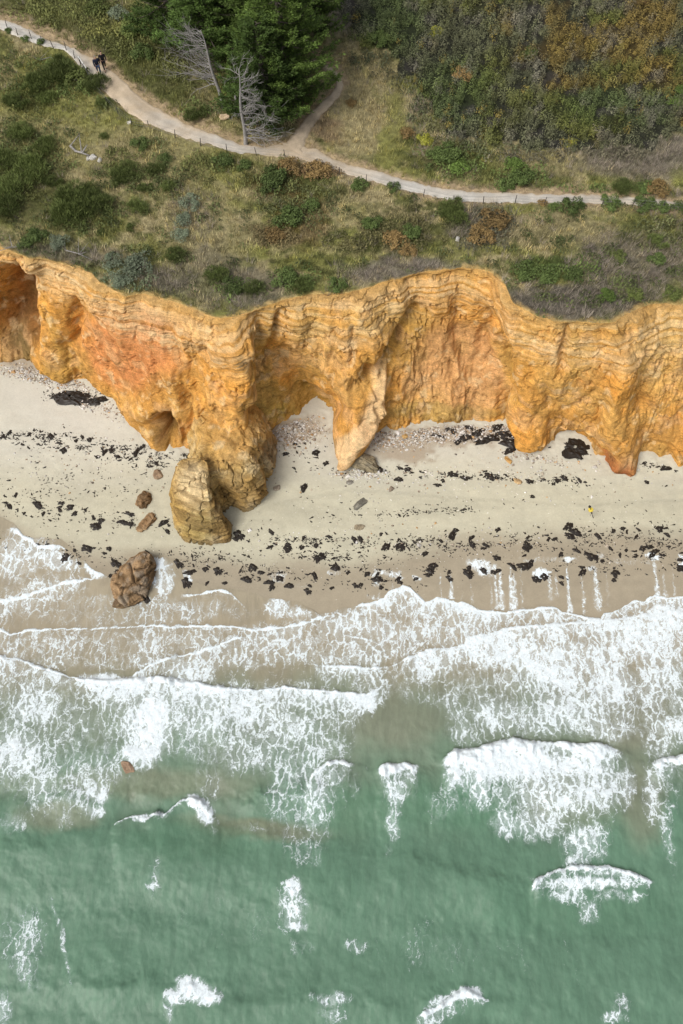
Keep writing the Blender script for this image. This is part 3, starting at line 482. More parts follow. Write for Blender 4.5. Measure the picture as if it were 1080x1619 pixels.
SLAB = [
 (.5, [(300,760),(284,785),(275,812),(281,848),(300,861),(335,867),(364,858),(370,836),(352,820),(338,810),(334,780)]),
 (2.6,[(294,740),(278,765),(270,792),(278,826),(300,838),(336,841),(356,830),(356,812),(338,800),(334,785),(330,760)]),
 (4.6,[(288,732),(276,750),(268,775),(275,797),(300,804),(333,806),(338,800),(336,785),(333,770),(331,755),(326,738)]),
 (6.8,[(288,724),(284,730),(279,740),(282,748),(300,756),(326,758),(329,752),(329,745),(328,738),(326,731),(318,722)])]
RIDGE = [
 (.5, [(300,720),(300,790),(330,818),(362,818),(370,806),(395,812),(412,804),(426,786),(421,766),(438,748),(441,712),(433,680),(400,640),(330,640)]),
 (3.0,[(300,690),(305,755),(322,788),(346,792),(352,776),(382,788),(408,783),(420,766),(414,745),(428,732),(431,700),(425,670),(400,620),(330,620)]),
 (5.0,[(305,670),(312,735),(324,765),(334,770),(344,760),(366,765),(392,758),(408,742),(406,724),(411,708),(410,690),(405,665),(390,620),(335,600)]),
 (6.0,[(315,670),(320,715),(328,738),(335,742),(346,740),(362,736),(380,728),(389,714),(388,702),(390,690),(388,680),(384,660),(375,620),(345,600)])]
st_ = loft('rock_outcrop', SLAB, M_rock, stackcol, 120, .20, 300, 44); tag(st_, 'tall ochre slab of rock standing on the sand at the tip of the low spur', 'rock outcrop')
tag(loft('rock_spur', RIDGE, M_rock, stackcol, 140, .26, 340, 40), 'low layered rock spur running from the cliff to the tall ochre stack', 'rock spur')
def rock(name, loc, size, rz, seed, c1, c2, planes=9, rough=.18, sub=5, mat=None, split=0, tilt=0, group=None, label=None, cat='rock', grooves=0):
    bm = bmesh.new(); bmesh.ops.create_icosphere(bm, subdivisions=sub, radius=1); V = np.array([v.co[:] for v in bm.verts]); F = np.array([[v.index for v in f.verts] for f in bm.faces]); bm.free()
    rg = np.random.default_rng(seed); V = np.sign(V)*np.abs(V)**.68
    for _ in range(planes):
        n = rg.normal(size=3); n[2] = abs(n[2])*.8; n /= np.linalg.norm(n); d = rg.uniform(.62, .85); k = np.clip(V@n-d, 0, None); V = V-k[:, None]*n*.93
    f = fbm(V[:, 0]*1.8, V[:, 1]*1.8, V[:, 2]*1.8, oct=5, seed=seed); V = V*(1+rough*f)[:, None]
    g_ = np.zeros(len(V))
    if grooves:
        s = V[:, 1]*grooves+.6*fbm(V[:, 0]*1.2, V[:, 1], V[:, 2], oct=3, seed=seed+3); fr = np.abs((s % 1)-.5)*2; g_ = ss(.80, .98, fr); V = V*(1-.13*g_)[:, None]
    V = V*np.array(size)/2; tl = R(tilt); V = np.stack([V[:, 0]*math.cos(tl)+V[:, 2]*math.sin(tl), V[:, 1], -V[:, 0]*math.sin(tl)+V[:, 2]*math.cos(tl)], 1)
    h = ss(-.3, .5, f+.3*rg.uniform(-1, 1)); col = np.array(c1)+(np.array(c2)-np.array(c1))*h[:, None]; col = col*(1-.55*g_)[:, None]
    o = mk(name, V, F, mat or M_rock, None, True, col); o.location = loc; o.rotation_euler[2] = rz
    return tag(o, label, cat, group)
def pl_rock(px, py, size, rz, seed, c1, c2, label, sink=.25, **k):
    x, y, z = onB(px, py); z = max(z, .3 if py > 880 else z)
    return rock(k.pop('name', 'rock'), (x, y, z+size[2]*(.5-sink)), size, R(rz), seed, c1, c2, label=label, **k)
BR1, BR2 = (.17,.10,.05), (.30,.20,.11)
def boulcol(X, Y, Z, qx, qy, sc, lay, top):
    n = fbm(X/.9, Y/.9, Z/.9, oct=4, seed=160); m = fbm(X/.25, Y/.25, Z/.25, oct=3, seed=161)
    c = np.array((.21,.135,.07))+(np.array((.38,.25,.135))-np.array((.21,.135,.07)))*ss(-.3, .4, n)[..., None]; c = c*(1+.25*m)[..., None]
    c = c+(np.array((.30,.27,.22))-c)*(ss(.1, .5, fbm(X/.7, Y/.7, oct=3, seed=162))*.5)[..., None]
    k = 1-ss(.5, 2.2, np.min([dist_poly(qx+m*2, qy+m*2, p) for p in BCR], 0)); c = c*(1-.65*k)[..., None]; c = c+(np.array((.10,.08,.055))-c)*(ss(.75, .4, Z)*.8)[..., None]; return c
BCR = [[(206,893),(211,912),(213,922)],[(183,922),(196,931),(213,922),(232,908),(246,898)],[(196,931),(192,942),(200,955)],[(213,900),(228,898),(240,890)]]
BL = [(.2, [(178,938),(183,953),(196,965),(212,960),(226,948),(240,930),(250,905),(246,886),(232,880),(210,888),(190,905),(180,922)]),
      (1.1,[(178,922),(184,940),(199,953),(214,946),(226,935),(238,918),(246,895),(241,878),(228,873),(209,881),(191,897),(181,909)]),
      (1.75,[(187,915),(191,930),(202,938),(212,932),(222,923),(231,909),(237,893),(232,879),(224,877),(211,884),(198,896),(190,904)])]
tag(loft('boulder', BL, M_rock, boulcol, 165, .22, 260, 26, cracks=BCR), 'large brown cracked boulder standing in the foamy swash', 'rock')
pl_rock(192,952,(1.6,1.4,1.0),20,5,(.15,.10,.06),(.30,.22,.12),'lower dark block wedged against the seaward foot of the large boulder', planes=8, sub=5)
pl_rock(227,790,(1.2,1.9,.9),-12,8,(.17,.11,.06),(.30,.19,.10),'upper of two rust brown rocks on the sand left of the outcrop', planes=16, rough=.5, grooves=2.2)
pl_rock(234,824,(1.0,2.1,.4),-38,9,(.26,.16,.08),(.36,.24,.13),'lower flatter of two rust brown rocks on the sand left of the outcrop', planes=12, rough=.5, grooves=2.5)
pl_rock(569,797,(.7,1.5,.3),-48,11,(.18,.17,.14),(.32,.30,.24),'grey flat slab lying slanted on the dry sand below the buttress', planes=8)
pl_rock(569,833,(1.0,.6,.15),5,12,(.30,.25,.17),(.42,.36,.26),'low sand covered stone just below the grey slab', planes=6)
pl_rock(574,731,(3.0,1.8,1.3),-25,21,(.17,.15,.11),(.30,.25,.16),'dark grey brown layered rock at the right foot of the pale buttress', planes=12, sub=6, rough=.3, grooves=4.)
pl_rock(553,763,(.6,.45,.25),0,13,(.28,.26,.22),(.4,.38,.33),'small pale grey stone at the toe of the buttress', planes=6, sub=4)
pl_rock(804,728,(.9,.4,.22),-50,14,(.45,.25,.08),(.56,.36,.15),'narrow orange rock sliver below the bowl of the cliff', planes=6, sub=4)
pl_rock(818,761,(.8,.5,.2),-20,15,(.48,.33,.17),(.56,.42,.24),'small tan rock piece on the pale sand right of centre', planes=6, sub=4)
pl_rock(437,772,(.8,.5,.25),20,16,(.26,.22,.17),(.36,.31,.24),'small flat brown stone right of the ochre outcrop', planes=6, sub=4)
pl_rock(249,750,(.9,1.0,.3),30,17,(.28,.19,.12),(.36,.27,.18),'low crumbled brown stone under the small cliff cave', planes=7, sub=4)
pl_rock(208,1216,(.8,1.4,.6),40,18,(.30,.20,.13),(.40,.28,.19),'pinkish half sunken rock at the edge of the swirling foam', planes=6, sub=5, sink=.35)
pl_rock(640,690,(.5,.5,.3),0,19,(.5,.3,.1),(.58,.38,.16),'small orange stone on the shingle', planes=6, sub=4)
pl_rock(402,748,(.7,.5,.3),10,20,(.2,.17,.12),(.32,.27,.2),'dark stone tucked against the right side of the outcrop', planes=6, sub=4)
# ================================================================ VEGETATION
def scatter(TV, TF, TC, pos, yaw, sc, col, zs=None):
    """repeat a small leaf cluster at many places -> one merged V, F, colour"""
    n, m = len(TV), len(pos); c, s = np.cos(yaw)[:, None], np.sin(yaw)[:, None]; sc = sc[:, None]; z = sc if zs is None else zs[:, None]
    V = np.stack([(TV[:, 0]*c-TV[:, 1]*s)*sc+pos[:, :1], (TV[:, 0]*s+TV[:, 1]*c)*sc+pos[:, 1:2], TV[:, 2]*z+pos[:, 2:]], -1)
    F = (TF[None]+(np.arange(m)*n)[:, None, None]).reshape(-1, TF.shape[1])
    return V.reshape(-1, 3), F, (TC[None]*col[:, None]).reshape(-1, 3)
def blades(nb, rad, h, wd, seed, lean=.5):
    g_ = np.random.default_rng(seed); a = g_.uniform(0, 6.283, nb); r = rad*np.sqrt(g_.uniform(0, 1, nb)); bx, by = r*np.cos(a), r*np.sin(a)
    d = a+g_.normal(0, .8, nb); L = h*g_.uniform(.55, 1.1, nb); ln = L*lean*g_.uniform(.3, 1.4, nb); w2 = wd*g_.uniform(.6, 1.3, nb)
    px, py = -np.sin(d)*w2, np.cos(d)*w2
    V = np.stack([np.stack([bx-px, by-py, 0*L-.04], 1), np.stack([bx+px, by+py, 0*L-.04], 1), np.stack([bx+np.cos(d)*ln, by+np.sin(d)*ln, L], 1)], 1).reshape(-1, 3)
    F = np.arange(nb*3).reshape(-1, 3); C_ = np.repeat(g_.uniform(.7, 1.3, nb), 3)[:, None]*np.ones(3); return V, F, C_
def leaves(n, fn, size, seed, up=.4, asp=.5, jit=.6):
    """n leaf quads at points given by fn(rng, n) -> pts, outward directions"""
    g_ = np.random.default_rng(seed); P, N = fn(g_, n); N = N+g_.normal(0, jit, (n, 3)); N[:, 2] += up; N /= np.linalg.norm(N, axis=1)[:, None]+1e-9
    t = np.cross(N, g_.normal(size=(n, 3))); t /= np.linalg.norm(t, axis=1)[:, None]+1e-9; b = np.cross(N, t)
    s = size*g_.uniform(.6, 1.4, n)[:, None]; t, b = t*s, b*s*asp
    V = np.stack([P-t, P+b*.9, P+t, P-b*.9], 1).reshape(-1, 3); F = np.arange(n*4).reshape(-1, 4)
    return V, F, np.repeat(g_.uniform(.7, 1.3, n), 4)[:, None]*np.ones(3)
def lump(nl, seed, flat=.75, up=True):     # clumpy crown of nl lobes inside a unit dome
    g0 = np.random.default_rng(seed); a = g0.uniform(0, 6.283, nl); r = np.sqrt(g0.uniform(0, 1, nl))*.68; cc = np.stack([r*np.cos(a), r*np.sin(a), flat*(.30+.55*g0.uniform(.2, 1, nl)*(1-r))], 1); rr = g0.uniform(.22, .42, nl)
    def fn(g_, n):
        k = g_.integers(0, nl, n); d = g_.normal(size=(n, 3)); d /= np.linalg.norm(d, axis=1)[:, None]; d[:, 2] = np.abs(d[:, 2])*1.0-.25
        P = cc[k]+d*rr[k][:, None]*g_.uniform(.55, 1.08, n)[:, None]; P[:, 2] = np.abs(P[:, 2]); return P, d
    return fn
def area(n, x0=-60, x1=60, y0=38, y1=108):
    x = RNG.uniform(x0, x1, n); y = RNG.uniform(y0, y1, n); px, py = proj(x, y, H(x, y))
    k = (py < edge(px)-1) & (px > -130) & (px < 1210) & (py > -110); return x[k], y[k], px[k], py[k]
# grass and dry stalks everywhere
x, y, px, py = area(210000); k = ~pathmask(px, py, 1.5) & ~(thick(px, py)); x, y, px, py = x[k], y[k], px[k], py[k]
keep = RNG.uniform(0, 1, len(x)) < np.where(dist_poly(px, py, SIDE) < 14, .35, 1)*.46; x, y, px, py = x[keep], y[keep], px[keep], py[keep]
c = vegcol(px, py)*(1.05+.30*fbm(x*1.2, y*1.2, oct=2, seed=130))[:, None]*RNG.uniform(.75, 1.3, (len(x), 1)); c[RNG.uniform(0, 1, len(x)) < .12] *= np.array((1.35, 1.25, 1.1))
hh = (.55+.45*vn(x/2, y/2, seed=131))*RNG.uniform(.7, 1.3, len(x))*np.where(np.minimum(np.abs(py-pl(px)), np.abs(py-pu(px))) < 6, .6, 1)
tv = blades(9, .22, .34, .022, 1)
V, F, cc = scatter(*tv, np.stack([x, y, H(x, y)], 1), RNG.uniform(0, 6.28, len(x)), hh, np.clip(c, 0, .8))
tag(mk('grass', V, F, M_grass, col=cc), kind='stuff')
# tangle of grey heath and bramble stems along the cliff top and behind the path
x, y, px, py = area(60000)
gm = np.zeros(len(x))
for cx, cy, rx, ry in [(1010,245,120,40),(900,480,160,32),(1000,420,120,60),(640,430,110,22),(760,360,60,35),(330,490,60,20),(380,470,60,30),(120,408,120,16),(250,440,60,25),(300,340,40,40),(680,190,40,60),(600,460,140,10),(1060,330,60,30)]: gm = np.maximum(gm, 1-ss(.5, 1.2, ell(px, py, cx, cy, rx, ry)))
k = ((gm*.65 > RNG.uniform(0, 1, len(x))) | (RNG.uniform(0, 1, len(x)) < .03)) & ~pathmask(px, py, 4) & ~thick(px, py); x, y, px, py = x[k], y[k], px[k], py[k]
tv = blades(16, .16, .42, .013, 2, 1.0)
c = np.array((.30,.255,.205))*RNG.uniform(.55, 1.3, (len(x), 1))*(1+.25*fbm(x, y, oct=2, seed=133))[:, None]
V, F, cc = scatter(*tv, np.stack([x, y, H(x, y)], 1), RNG.uniform(0, 6.28, len(x)), RNG.uniform(.6, 1.5, len(x)), c)
tag(mk('dead_stems', V, F, M_grass, col=cc), kind='stuff')
# heath thicket on the right: thousands of interlocking shrublets
x, y, px, py = area(13500, -5, 62, 50, 110); k = thick(px, py) & ~pathmask(px, py, 8)
x, y, px, py = x[k], y[k], px[k], py[k]
def shrublet(n, seed):
    def fn(g_, m):
        d = g_.normal(size=(m, 3)); d /= np.linalg.norm(d, axis=1)[:, None]; d[:, 2] = np.abs(d[:, 2]); r = g_.uniform(.45, 1.05, m)[:, None]*(.8+.35*np.sin(d[:, :1]*5+d[:, 1:2]*4))
        return d*r*np.array((.5, .5, 1.0)), d
    return leaves(n, fn, .085, seed, .6, .35, .5)
Vs, Fs, Cs, b = [], [], [], 0
for q in range(3):
    j = np.arange(len(x)) % 3 == q; n = j.sum()
    c = vegcol(px[j], py[j])*RNG.uniform(.65, 1.35, (n, 1))*1.35*(1+.25*fbm(x[j]/1.5, y[j]/1.5, oct=2, seed=135))[:, None]*np.array((1, 1, .85)); yv = RNG.uniform(0, 1, n) < .035; c[yv] = np.array((.24,.19,.05))*RNG.uniform(.6, 1.2, (yv.sum(), 1))
    V, F, cc = scatter(*shrublet(84, 10+q), np.stack([x[j], y[j], H(x[j], y[j])-.05], 1), RNG.uniform(0, 6.28, n), RNG.uniform(.55, 1.25, n), c, RNG.uniform(.7, 1.5, n)*(.8+.5*vn(x[j]/2.5, y[j]/2.5, seed=136)))
    Vs.append(V); Fs.append(F+b); Cs.append(cc); b += len(V)
tag(mk('heath_thicket', np.concatenate(Vs), np.concatenate(Fs), M_leaf, col=np.concatenate(Cs)), kind='stuff')
# low leafy cover (bramble, ivy) in patches
x, y, px, py = area(80000); gm = np.zeros(len(x)); gc = np.zeros((len(x), 3))
COVER = [(760,232,90,20,(.10,.11,.05)),(900,246,160,16,(.12,.11,.07)),(668,160,28,50,(.10,.11,.05)),(600,90,50,24,(.09,.10,.05)),(75,132,100,38,(.085,.105,.03)),(30,255,80,60,(.085,.105,.032)),(125,335,75,34,(.085,.105,.032)),(205,283,60,24,(.09,.11,.035)),(255,290,50,34,(.10,.12,.04)),(40,215,60,30,(.10,.12,.04)),(100,130,90,40,DG*1.5),(60,170,60,20,OL),(230,60,110,40,OL),(300,100,60,40,OL),(120,20,140,30,OL*1.2),(180,45,60,25,YG*.8),(330,170,40,20,DG*1.4),(440,285,70,26,(.11,.12,.04)),(500,270,60,16,(.17,.11,.05)),(460,330,55,36,(.10,.11,.04)),(640,370,70,34,(.12,.11,.045)),(440,370,40,30,(.14,.11,.05)),(720,250,60,36,DG*1.5),(820,280,60,20,DG*1.6),(880,432,80,14,DG*1.7),(990,450,60,20,(.10,.12,.04)),(370,455,50,16,DG*1.5),(470,440,60,14,DG*1.5),(770,360,50,40,(.10,.10,.06)),(600,25,30,40,YG),(580,55,40,15,(.12,.15,.04)),(660,120,60,30,(.09,.09,.05)),(700,190,50,40,(.12,.12,.05)),(1050,370,40,30,(.12,.13,.05)),(50,375,60,14,(.13,.14,.05)),(200,440,60,20,(.12,.15,.08)),(560,385,50,20,(.13,.12,.05)),(980,300,100,7,DG*1.4),(20,290,60,50,OL*.8),(130,335,60,30,OL*.8),(330,265,50,25,OL),(200,270,40,40,OL*.9)]
for cx, cy, rx, ry, col_ in COVER:
    m_ = 1-ss(.3, 1.2, ell(px+fbm(x, y, oct=2, seed=141)*16, py+fbm(x, y, oct=2, seed=142)*10, cx, cy, rx, ry)); k = m_ > gm; gm = np.maximum(gm, m_); gc[k] = col_
gm = np.maximum(gm, .75*ss(.12, .5, fbm(px/26, py/12, oct=3, seed=142))*(py > pl(px))); k0 = gc.sum(1) == 0; gc[k0] = np.array((.085,.10,.035))*(1+.3*fbm(x[k0]/3, y[k0]/3, oct=2, seed=143))[:, None]; k = (gm*.66 > RNG.uniform(0, 1, len(x)))&(edge(px) > py+4)&~thick(px, py) & ~pathmask(px, py, 3); x, y, px, py, gc = x[k], y[k], px[k], py[k], gc[k]
def flatc(g_, m): a = g_.uniform(0, 6.28, m); r = .42*np.sqrt(g_.uniform(0, 1, m)); return np.stack([r*np.cos(a), r*np.sin(a), .42*(1-r*1.6)*g_.uniform(.3, 1, m)+.05], 1), np.stack([np.cos(a)*.5, np.sin(a)*.5, np.ones(m)], 1)
V, F, cc = scatter(*leaves(26, flatc, .085, 21, .3, .6), np.stack([x, y, H(x, y)], 1), RNG.uniform(0, 6.28, len(x)), RNG.uniform(.5, 1.3, len(x)), gc*RNG.uniform(.6, 1.6, (len(x), 1))*1.25)
tag(mk('bramble_cover', V, F, M_leaf, col=cc), kind='stuff')
# ---------------------------------------------------------------- single bushes
PROTO = {}
def bush_mesh(kind, v):
    key = (kind, v)
    if key in PROTO: return PROTO[key]
    col = {'broom': (.088,.112,.032), 'leafy': (.062,.088,.024), 'grey': (.13,.155,.10), 'rust': (.17,.115,.045), 'gorse': (.085,.105,.028), 'yellow': (.33,.33,.05), 'bright': (.085,.13,.028)}[kind]
    if kind == 'broom':                  # soft upright brush of thin green stems
        f = lump(16, 300+v, .8); g_ = np.random.default_rng(v); P, N = f(g_, 2600); N[:, 2] = np.abs(N[:, 2])+1.0; N += g_.normal(0, .25, N.shape); N /= np.linalg.norm(N, axis=1)[:, None]
        s = np.cross(N, g_.normal(size=N.shape)); s /= np.linalg.norm(s, axis=1)[:, None]; L = g_.uniform(.12, .26, len(P))[:, None]
        V = np.stack([P-s*.014, P+s*.014, P+N*L], 1).reshape(-1, 3); F = np.arange(len(V)).reshape(-1, 3); cc = np.repeat(g_.uniform(.6, 1.4, len(P)), 3)[:, None]*np.ones(3)
    else:
        V, F, cc = leaves(1500, lump(12 if kind != 'gorse' else 18, 200+v+len(kind), .75), .062 if kind != 'grey' else .05, v, .4, .55)
    PROTO[key] = (V, F, cc*np.array(col)*1.35); return PROTO[key]
PM_ = {}
def bush(px, py, r, kind, label, h=None, name=None, group=None, cat='bush'):
    x, y, z = onH(px, py); r *= (1.3 if kind == 'broom' and r > .75 else 1.1); v = len(PM_) % 3; key = (kind, (px*7+py) % 3)
    nm = name or {'broom': 'broom_bush', 'leafy': 'leafy_bush', 'grey': 'grey_bush', 'rust': 'bramble_bush', 'gorse': 'gorse_bush', 'yellow': 'gorse_bush', 'bright': 'leafy_bush'}[kind]
    root = empty(nm, (x, y, z-.08), random.uniform(0, 6.28)); tag(root, label, cat, group)
    if key in PM_:
        for s in PM_[key]: c_ = s.copy(); C.objects.link(c_); c_.parent = root
    else:
        V, F, cc = bush_mesh(*key); a = mk('foliage', V, F, M_leaf, root, col=cc)
        P = []
        for i in range(7): a_ = i*.9; P.append([(0, 0, -.05, .035), (.18*math.cos(a_), .18*math.sin(a_), .22, .022), (.42*math.cos(a_), .42*math.sin(a_), .45, .008)])
        V, F = tubes(P, 5); b_ = mk('stem', V, F, M_bark, root); PM_[key] = [a, b_]
    root.scale = (r, r*random.uniform(.85, 1.15), (h or r*.85)); return root
BUSHES = [
 (92,118,1.6,'broom','largest dark broom bush mass below the pathside rail on the left'),(60,140,1.3,'broom','dark broom bush at lower left of the large broom mass'),(125,128,1.5,'gorse','dense green gorse beside the path bend near the walkers'),(150,140,1.2,'broom','dark soft bush just below the walkers outside the path'),(30,165,1.1,'broom','dark broom bush in the yellow meadow at the left edge'),(75,160,.9,'broom','small dark broom bush between two bigger ones in the meadow'),
 (166,166,.75,'broom','small dark round bush alone right of the broom mass'),(67,67,.6,'leafy','small green bush on the seaward path edge at upper left'),(40,62,.5,'leafy','leftmost little bush on the path edge'),(12,50,.5,'leafy','tiny bush at the picture edge beside the path'),
 (221,232,1.05,'leafy','bright round leafy bush alone in the grass above the log'),(35,215,1.15,'broom','dark broom bush at left edge, highest of the lower group'),(72,238,1.1,'broom','dark broom bush right of the highest one of the lower group'),(15,262,1.2,'broom','dark broom bush touching the left picture edge'),(50,278,1.5,'broom','big dark broom bush at left in the middle of its group'),(20,305,1.4,'broom','lower dark broom bush at the left picture edge'),(15,335,1.3,'broom','lowest dark broom bush at the left picture edge'),
 (85,290,.8,'broom','small broom bush right of the big left group'),(118,325,1.6,'broom','large dark bush in the middle of the lower left meadow'),(155,330,1.3,'broom','dark bush joined to the large one in the lower left meadow'),(115,348,1.4,'broom','dark bush below the large one in the lower left meadow'),(140,305,.9,'broom','dark bush above the joined pair in the lower left meadow'),
 (165,218,.5,'broom','small tuft bush above the bright round leafy bush, to its left'),(200,278,1.1,'broom','medium dark bush below the driftwood log'),(190,290,.7,'broom','small dark bush touching the medium one below the log'),(245,272,.8,'broom','small dark bush right of the medium bush below the log'),(262,255,.8,'leafy','green bush in the grass below the middle of the path'),(230,298,.7,'broom','little dark bush in a row of three in the meadow, first'),(265,298,.75,'broom','little dark bush in a row of three in the meadow, last'),(218,330,.8,'broom','dark bush where the meadow turns to straw'),(208,362,.55,'broom','small dark bush low in the meadow above the cliff notch'),
 (160,370,.45,'broom','tiny dark bush near the cliff top at left'),(225,422,1.5,'grey','big grey green shrub hanging over the cliff notch at left'),(195,440,1.2,'grey','grey green shrub in the cliff notch, lowest'),(180,415,1.0,'grey','small grey green shrub left of the big one at the notch'),(275,408,.8,'broom','dark bush right of the big grey green shrub'),(95,385,1.0,'grey','pale green shrub by the cliff top near the dead sticks'),(60,380,1.2,'leafy','light green bush beside the cliff top at far left'),(40,385,.8,'leafy','smaller light green bush at the far left cliff top'),
 (300,325,1.1,'grey','silvery grey shrub in the grass slope'),(290,352,1.0,'grey','second silvery shrub just below the first on the slope'),(285,375,.9,'grey','bluish grey shrub lowest on the grass slope'),(350,260,1.2,'leafy','green bush below the dead tree across the path'),(385,262,.8,'leafy','small green bush right below the fork of the paths'),(440,285,1.6,'leafy','dark green bush in the big bramble patch, left side'),(460,268,1.2,'rust','reddish bramble bush at the top of the big patch'),(500,272,1.2,'rust','reddish bush by the fence below the path fork'),(430,300,1.3,'leafy','green bush low in the big bramble patch'),
 (455,345,1.5,'leafy','round green bush in the middle of the lower slope'),(435,375,1.1,'rust','brownish bush below the round green one on the slope'),(490,330,1.0,'leafy','small green bush right of the round one on the slope'),(450,448,1.3,'leafy','bright green bush close to the cliff edge in the middle'),(480,455,.8,'broom','dark low bush at the cliff edge right of the bright one'),(365,455,1.2,'leafy','green bush above the deepest dip of the cliff edge'),(345,440,.9,'broom','dark bush above the dip of the cliff edge, left'),(400,460,.8,'broom','dark bush above the dip of the cliff edge, right'),(535,452,.9,'leafy','green tuft bush at the cliff edge left of the bowl'),
 (570,295,1.0,'leafy','dark green bush on the seaward fence line below the path'),(620,298,.7,'leafy','small green bush under the fence in the middle'),(590,360,1.1,'leafy','green bush left of the rust coloured patch'),(625,385,1.2,'rust','brown green bush in the rust coloured patch'),(655,370,1.1,'leafy','green bush right in the rust coloured patch'),(645,400,.9,'rust','small brown bush at the foot of the rust patch'),(712,332,1.1,'broom','dark bush under the path right of the middle'),(720,350,1.0,'broom','dark bush below another one right of the middle'),(775,352,1.6,'rust','rusty bush slope side, below the straight path'),(760,378,1.3,'rust','lower rusty bush below the straight path'),
 (715,250,1.5,'leafy','dark green bush above the path near the thicket'),(728,268,1.1,'bright','yellow green bush above the path near the thicket'),(690,245,1.1,'leafy','green bush left of the dark one above the path'),(815,268,1.2,'bright','bright green bush above the straight path'),(825,290,1.3,'leafy','dark bush touching the straight path from above'),(800,295,.9,'leafy','small dark bush beside the straight path'),(900,228,.7,'yellow','small yellow flowering bush at the thicket foot'),(645,215,.9,'rust','brownish bush in the straw field by the side path'),(672,222,.9,'yellow','yellow green bush in the straw field by the thicket'),(555,165,.6,'rust','small rust bush in the straw left field by the side path'),
 (905,328,1.2,'leafy','wide green bush below the right part of the path'),(880,330,.8,'leafy','green bush left of the wide one below the right path'),(965,322,1.0,'leafy','spiky green bush overlapping the right path'),(1015,326,1.1,'leafy','green bush below the right path near the last posts'),(1045,328,.9,'leafy','green bush by the path close to the right picture edge'),(1072,330,.8,'leafy','last green bush on the path at the right picture edge'),(985,300,.9,'broom','dark bush above the path at right'),(1040,302,1.2,'rust','brown green bush above the path at far right'),(1020,298,.9,'leafy','green bush above the path between two darker ones'),
 (828,430,1.2,'leafy','vivid green bush at the left end of the green cliff top strip'),(865,435,1.2,'leafy','vivid green bush in the green cliff top strip'),(905,440,1.0,'leafy','green bush right in the green cliff top strip'),(955,468,1.0,'bright','yellow green bush above the cliff edge at right'),(1000,468,.9,'gorse','gorse bush above the right cliff edge'),(1038,410,.9,'leafy','green bush in the grey scrub at right'),(1040,385,.8,'broom','dark bush in the grey scrub at right'),(975,408,.8,'gorse','gorse bush in the middle of the grey scrub'),(1060,465,.9,'gorse','gorse bush above the cliff at the right picture edge'),
 (858,322,.5,'rust','little brown clump against a post of the right path'),(310,185,1.0,'broom','dark bush under the leaning dead tree'),(250,30,1.6,'gorse','olive gorse bush left of the tall trees'),(205,50,1.5,'gorse','large olive gorse bush on the slope above the walkers'),(190,25,1.2,'grey','grey green shrub on the slope above the walkers'),(225,90,1.3,'leafy','green bush between the path and the leaning dead tree'),(155,15,1.3,'gorse','olive bush near the top left of the slope'),
 (1078,150,1.0,'bright','vivid light green young tree at the right edge in the thicket'),(1065,165,.8,'bright','light green sapling left of the edge one in the thicket'),(835,85,1.0,'leafy','green bush standing out in the middle of the heath thicket'),(595,68,1.3,'leafy','grey green bush at the left rim of the thicket'),(687,52,.9,'yellow','yellowish bush in the upper thicket'),(730,120,1.1,'rust','rusty bush left of the middle of the thicket'),(1015,5,1.0,'rust','reddish bush at the top edge of the thicket')]
for a in BUSHES: bush(*a)
# ---------------------------------------------------------------- cypresses
def spray_mesh(P, N, ndir, seed, size):
    g_ = np.random.default_rng(seed); n = len(P); k = 16
    a = g_.uniform(-1.1, 1.1, (n, k)); r = g_.uniform(.1, 1, (n, k))*size
    side = np.cross(ndir, [0, 0, 1.]); side /= np.linalg.norm(side, axis=1)[:, None]+1e-9
    C0 = P[:, None]+ndir[:, None]*(r*np.cos(a))[..., None]+side[:, None]*(r*np.sin(a)*.8)[..., None]; C0[..., 2] += g_.normal(0, .07, (n, k))+.12*r
    d = ndir[:, None]*np.cos(a)[..., None]+side[:, None]*np.sin(a)[..., None]+g_.normal(0, .25, (n, k, 3)); d[..., 2] += .25; d /= np.linalg.norm(d, axis=-1)[..., None]
    t = np.cross(d, g_.normal(0, .5, (n, k, 3))+np.array((0, 0, 1.))); t /= np.linalg.norm(t, axis=-1)[..., None]
    L = size*g_.uniform(.22, .42, (n, k))[..., None]; W_ = L*.30
    V = np.stack([C0-d*L*.4, C0+t*W_, C0+d*L, C0-t*W_], 2).reshape(-1, 3); F = np.arange(n*k*4).reshape(-1, 4)
    cc = np.repeat((g_.uniform(.7, 1.3, (n, 1))*g_.uniform(.8, 1.2, (n, k))).ravel(), 4)[:, None]*np.ones(3); return V, F, cc
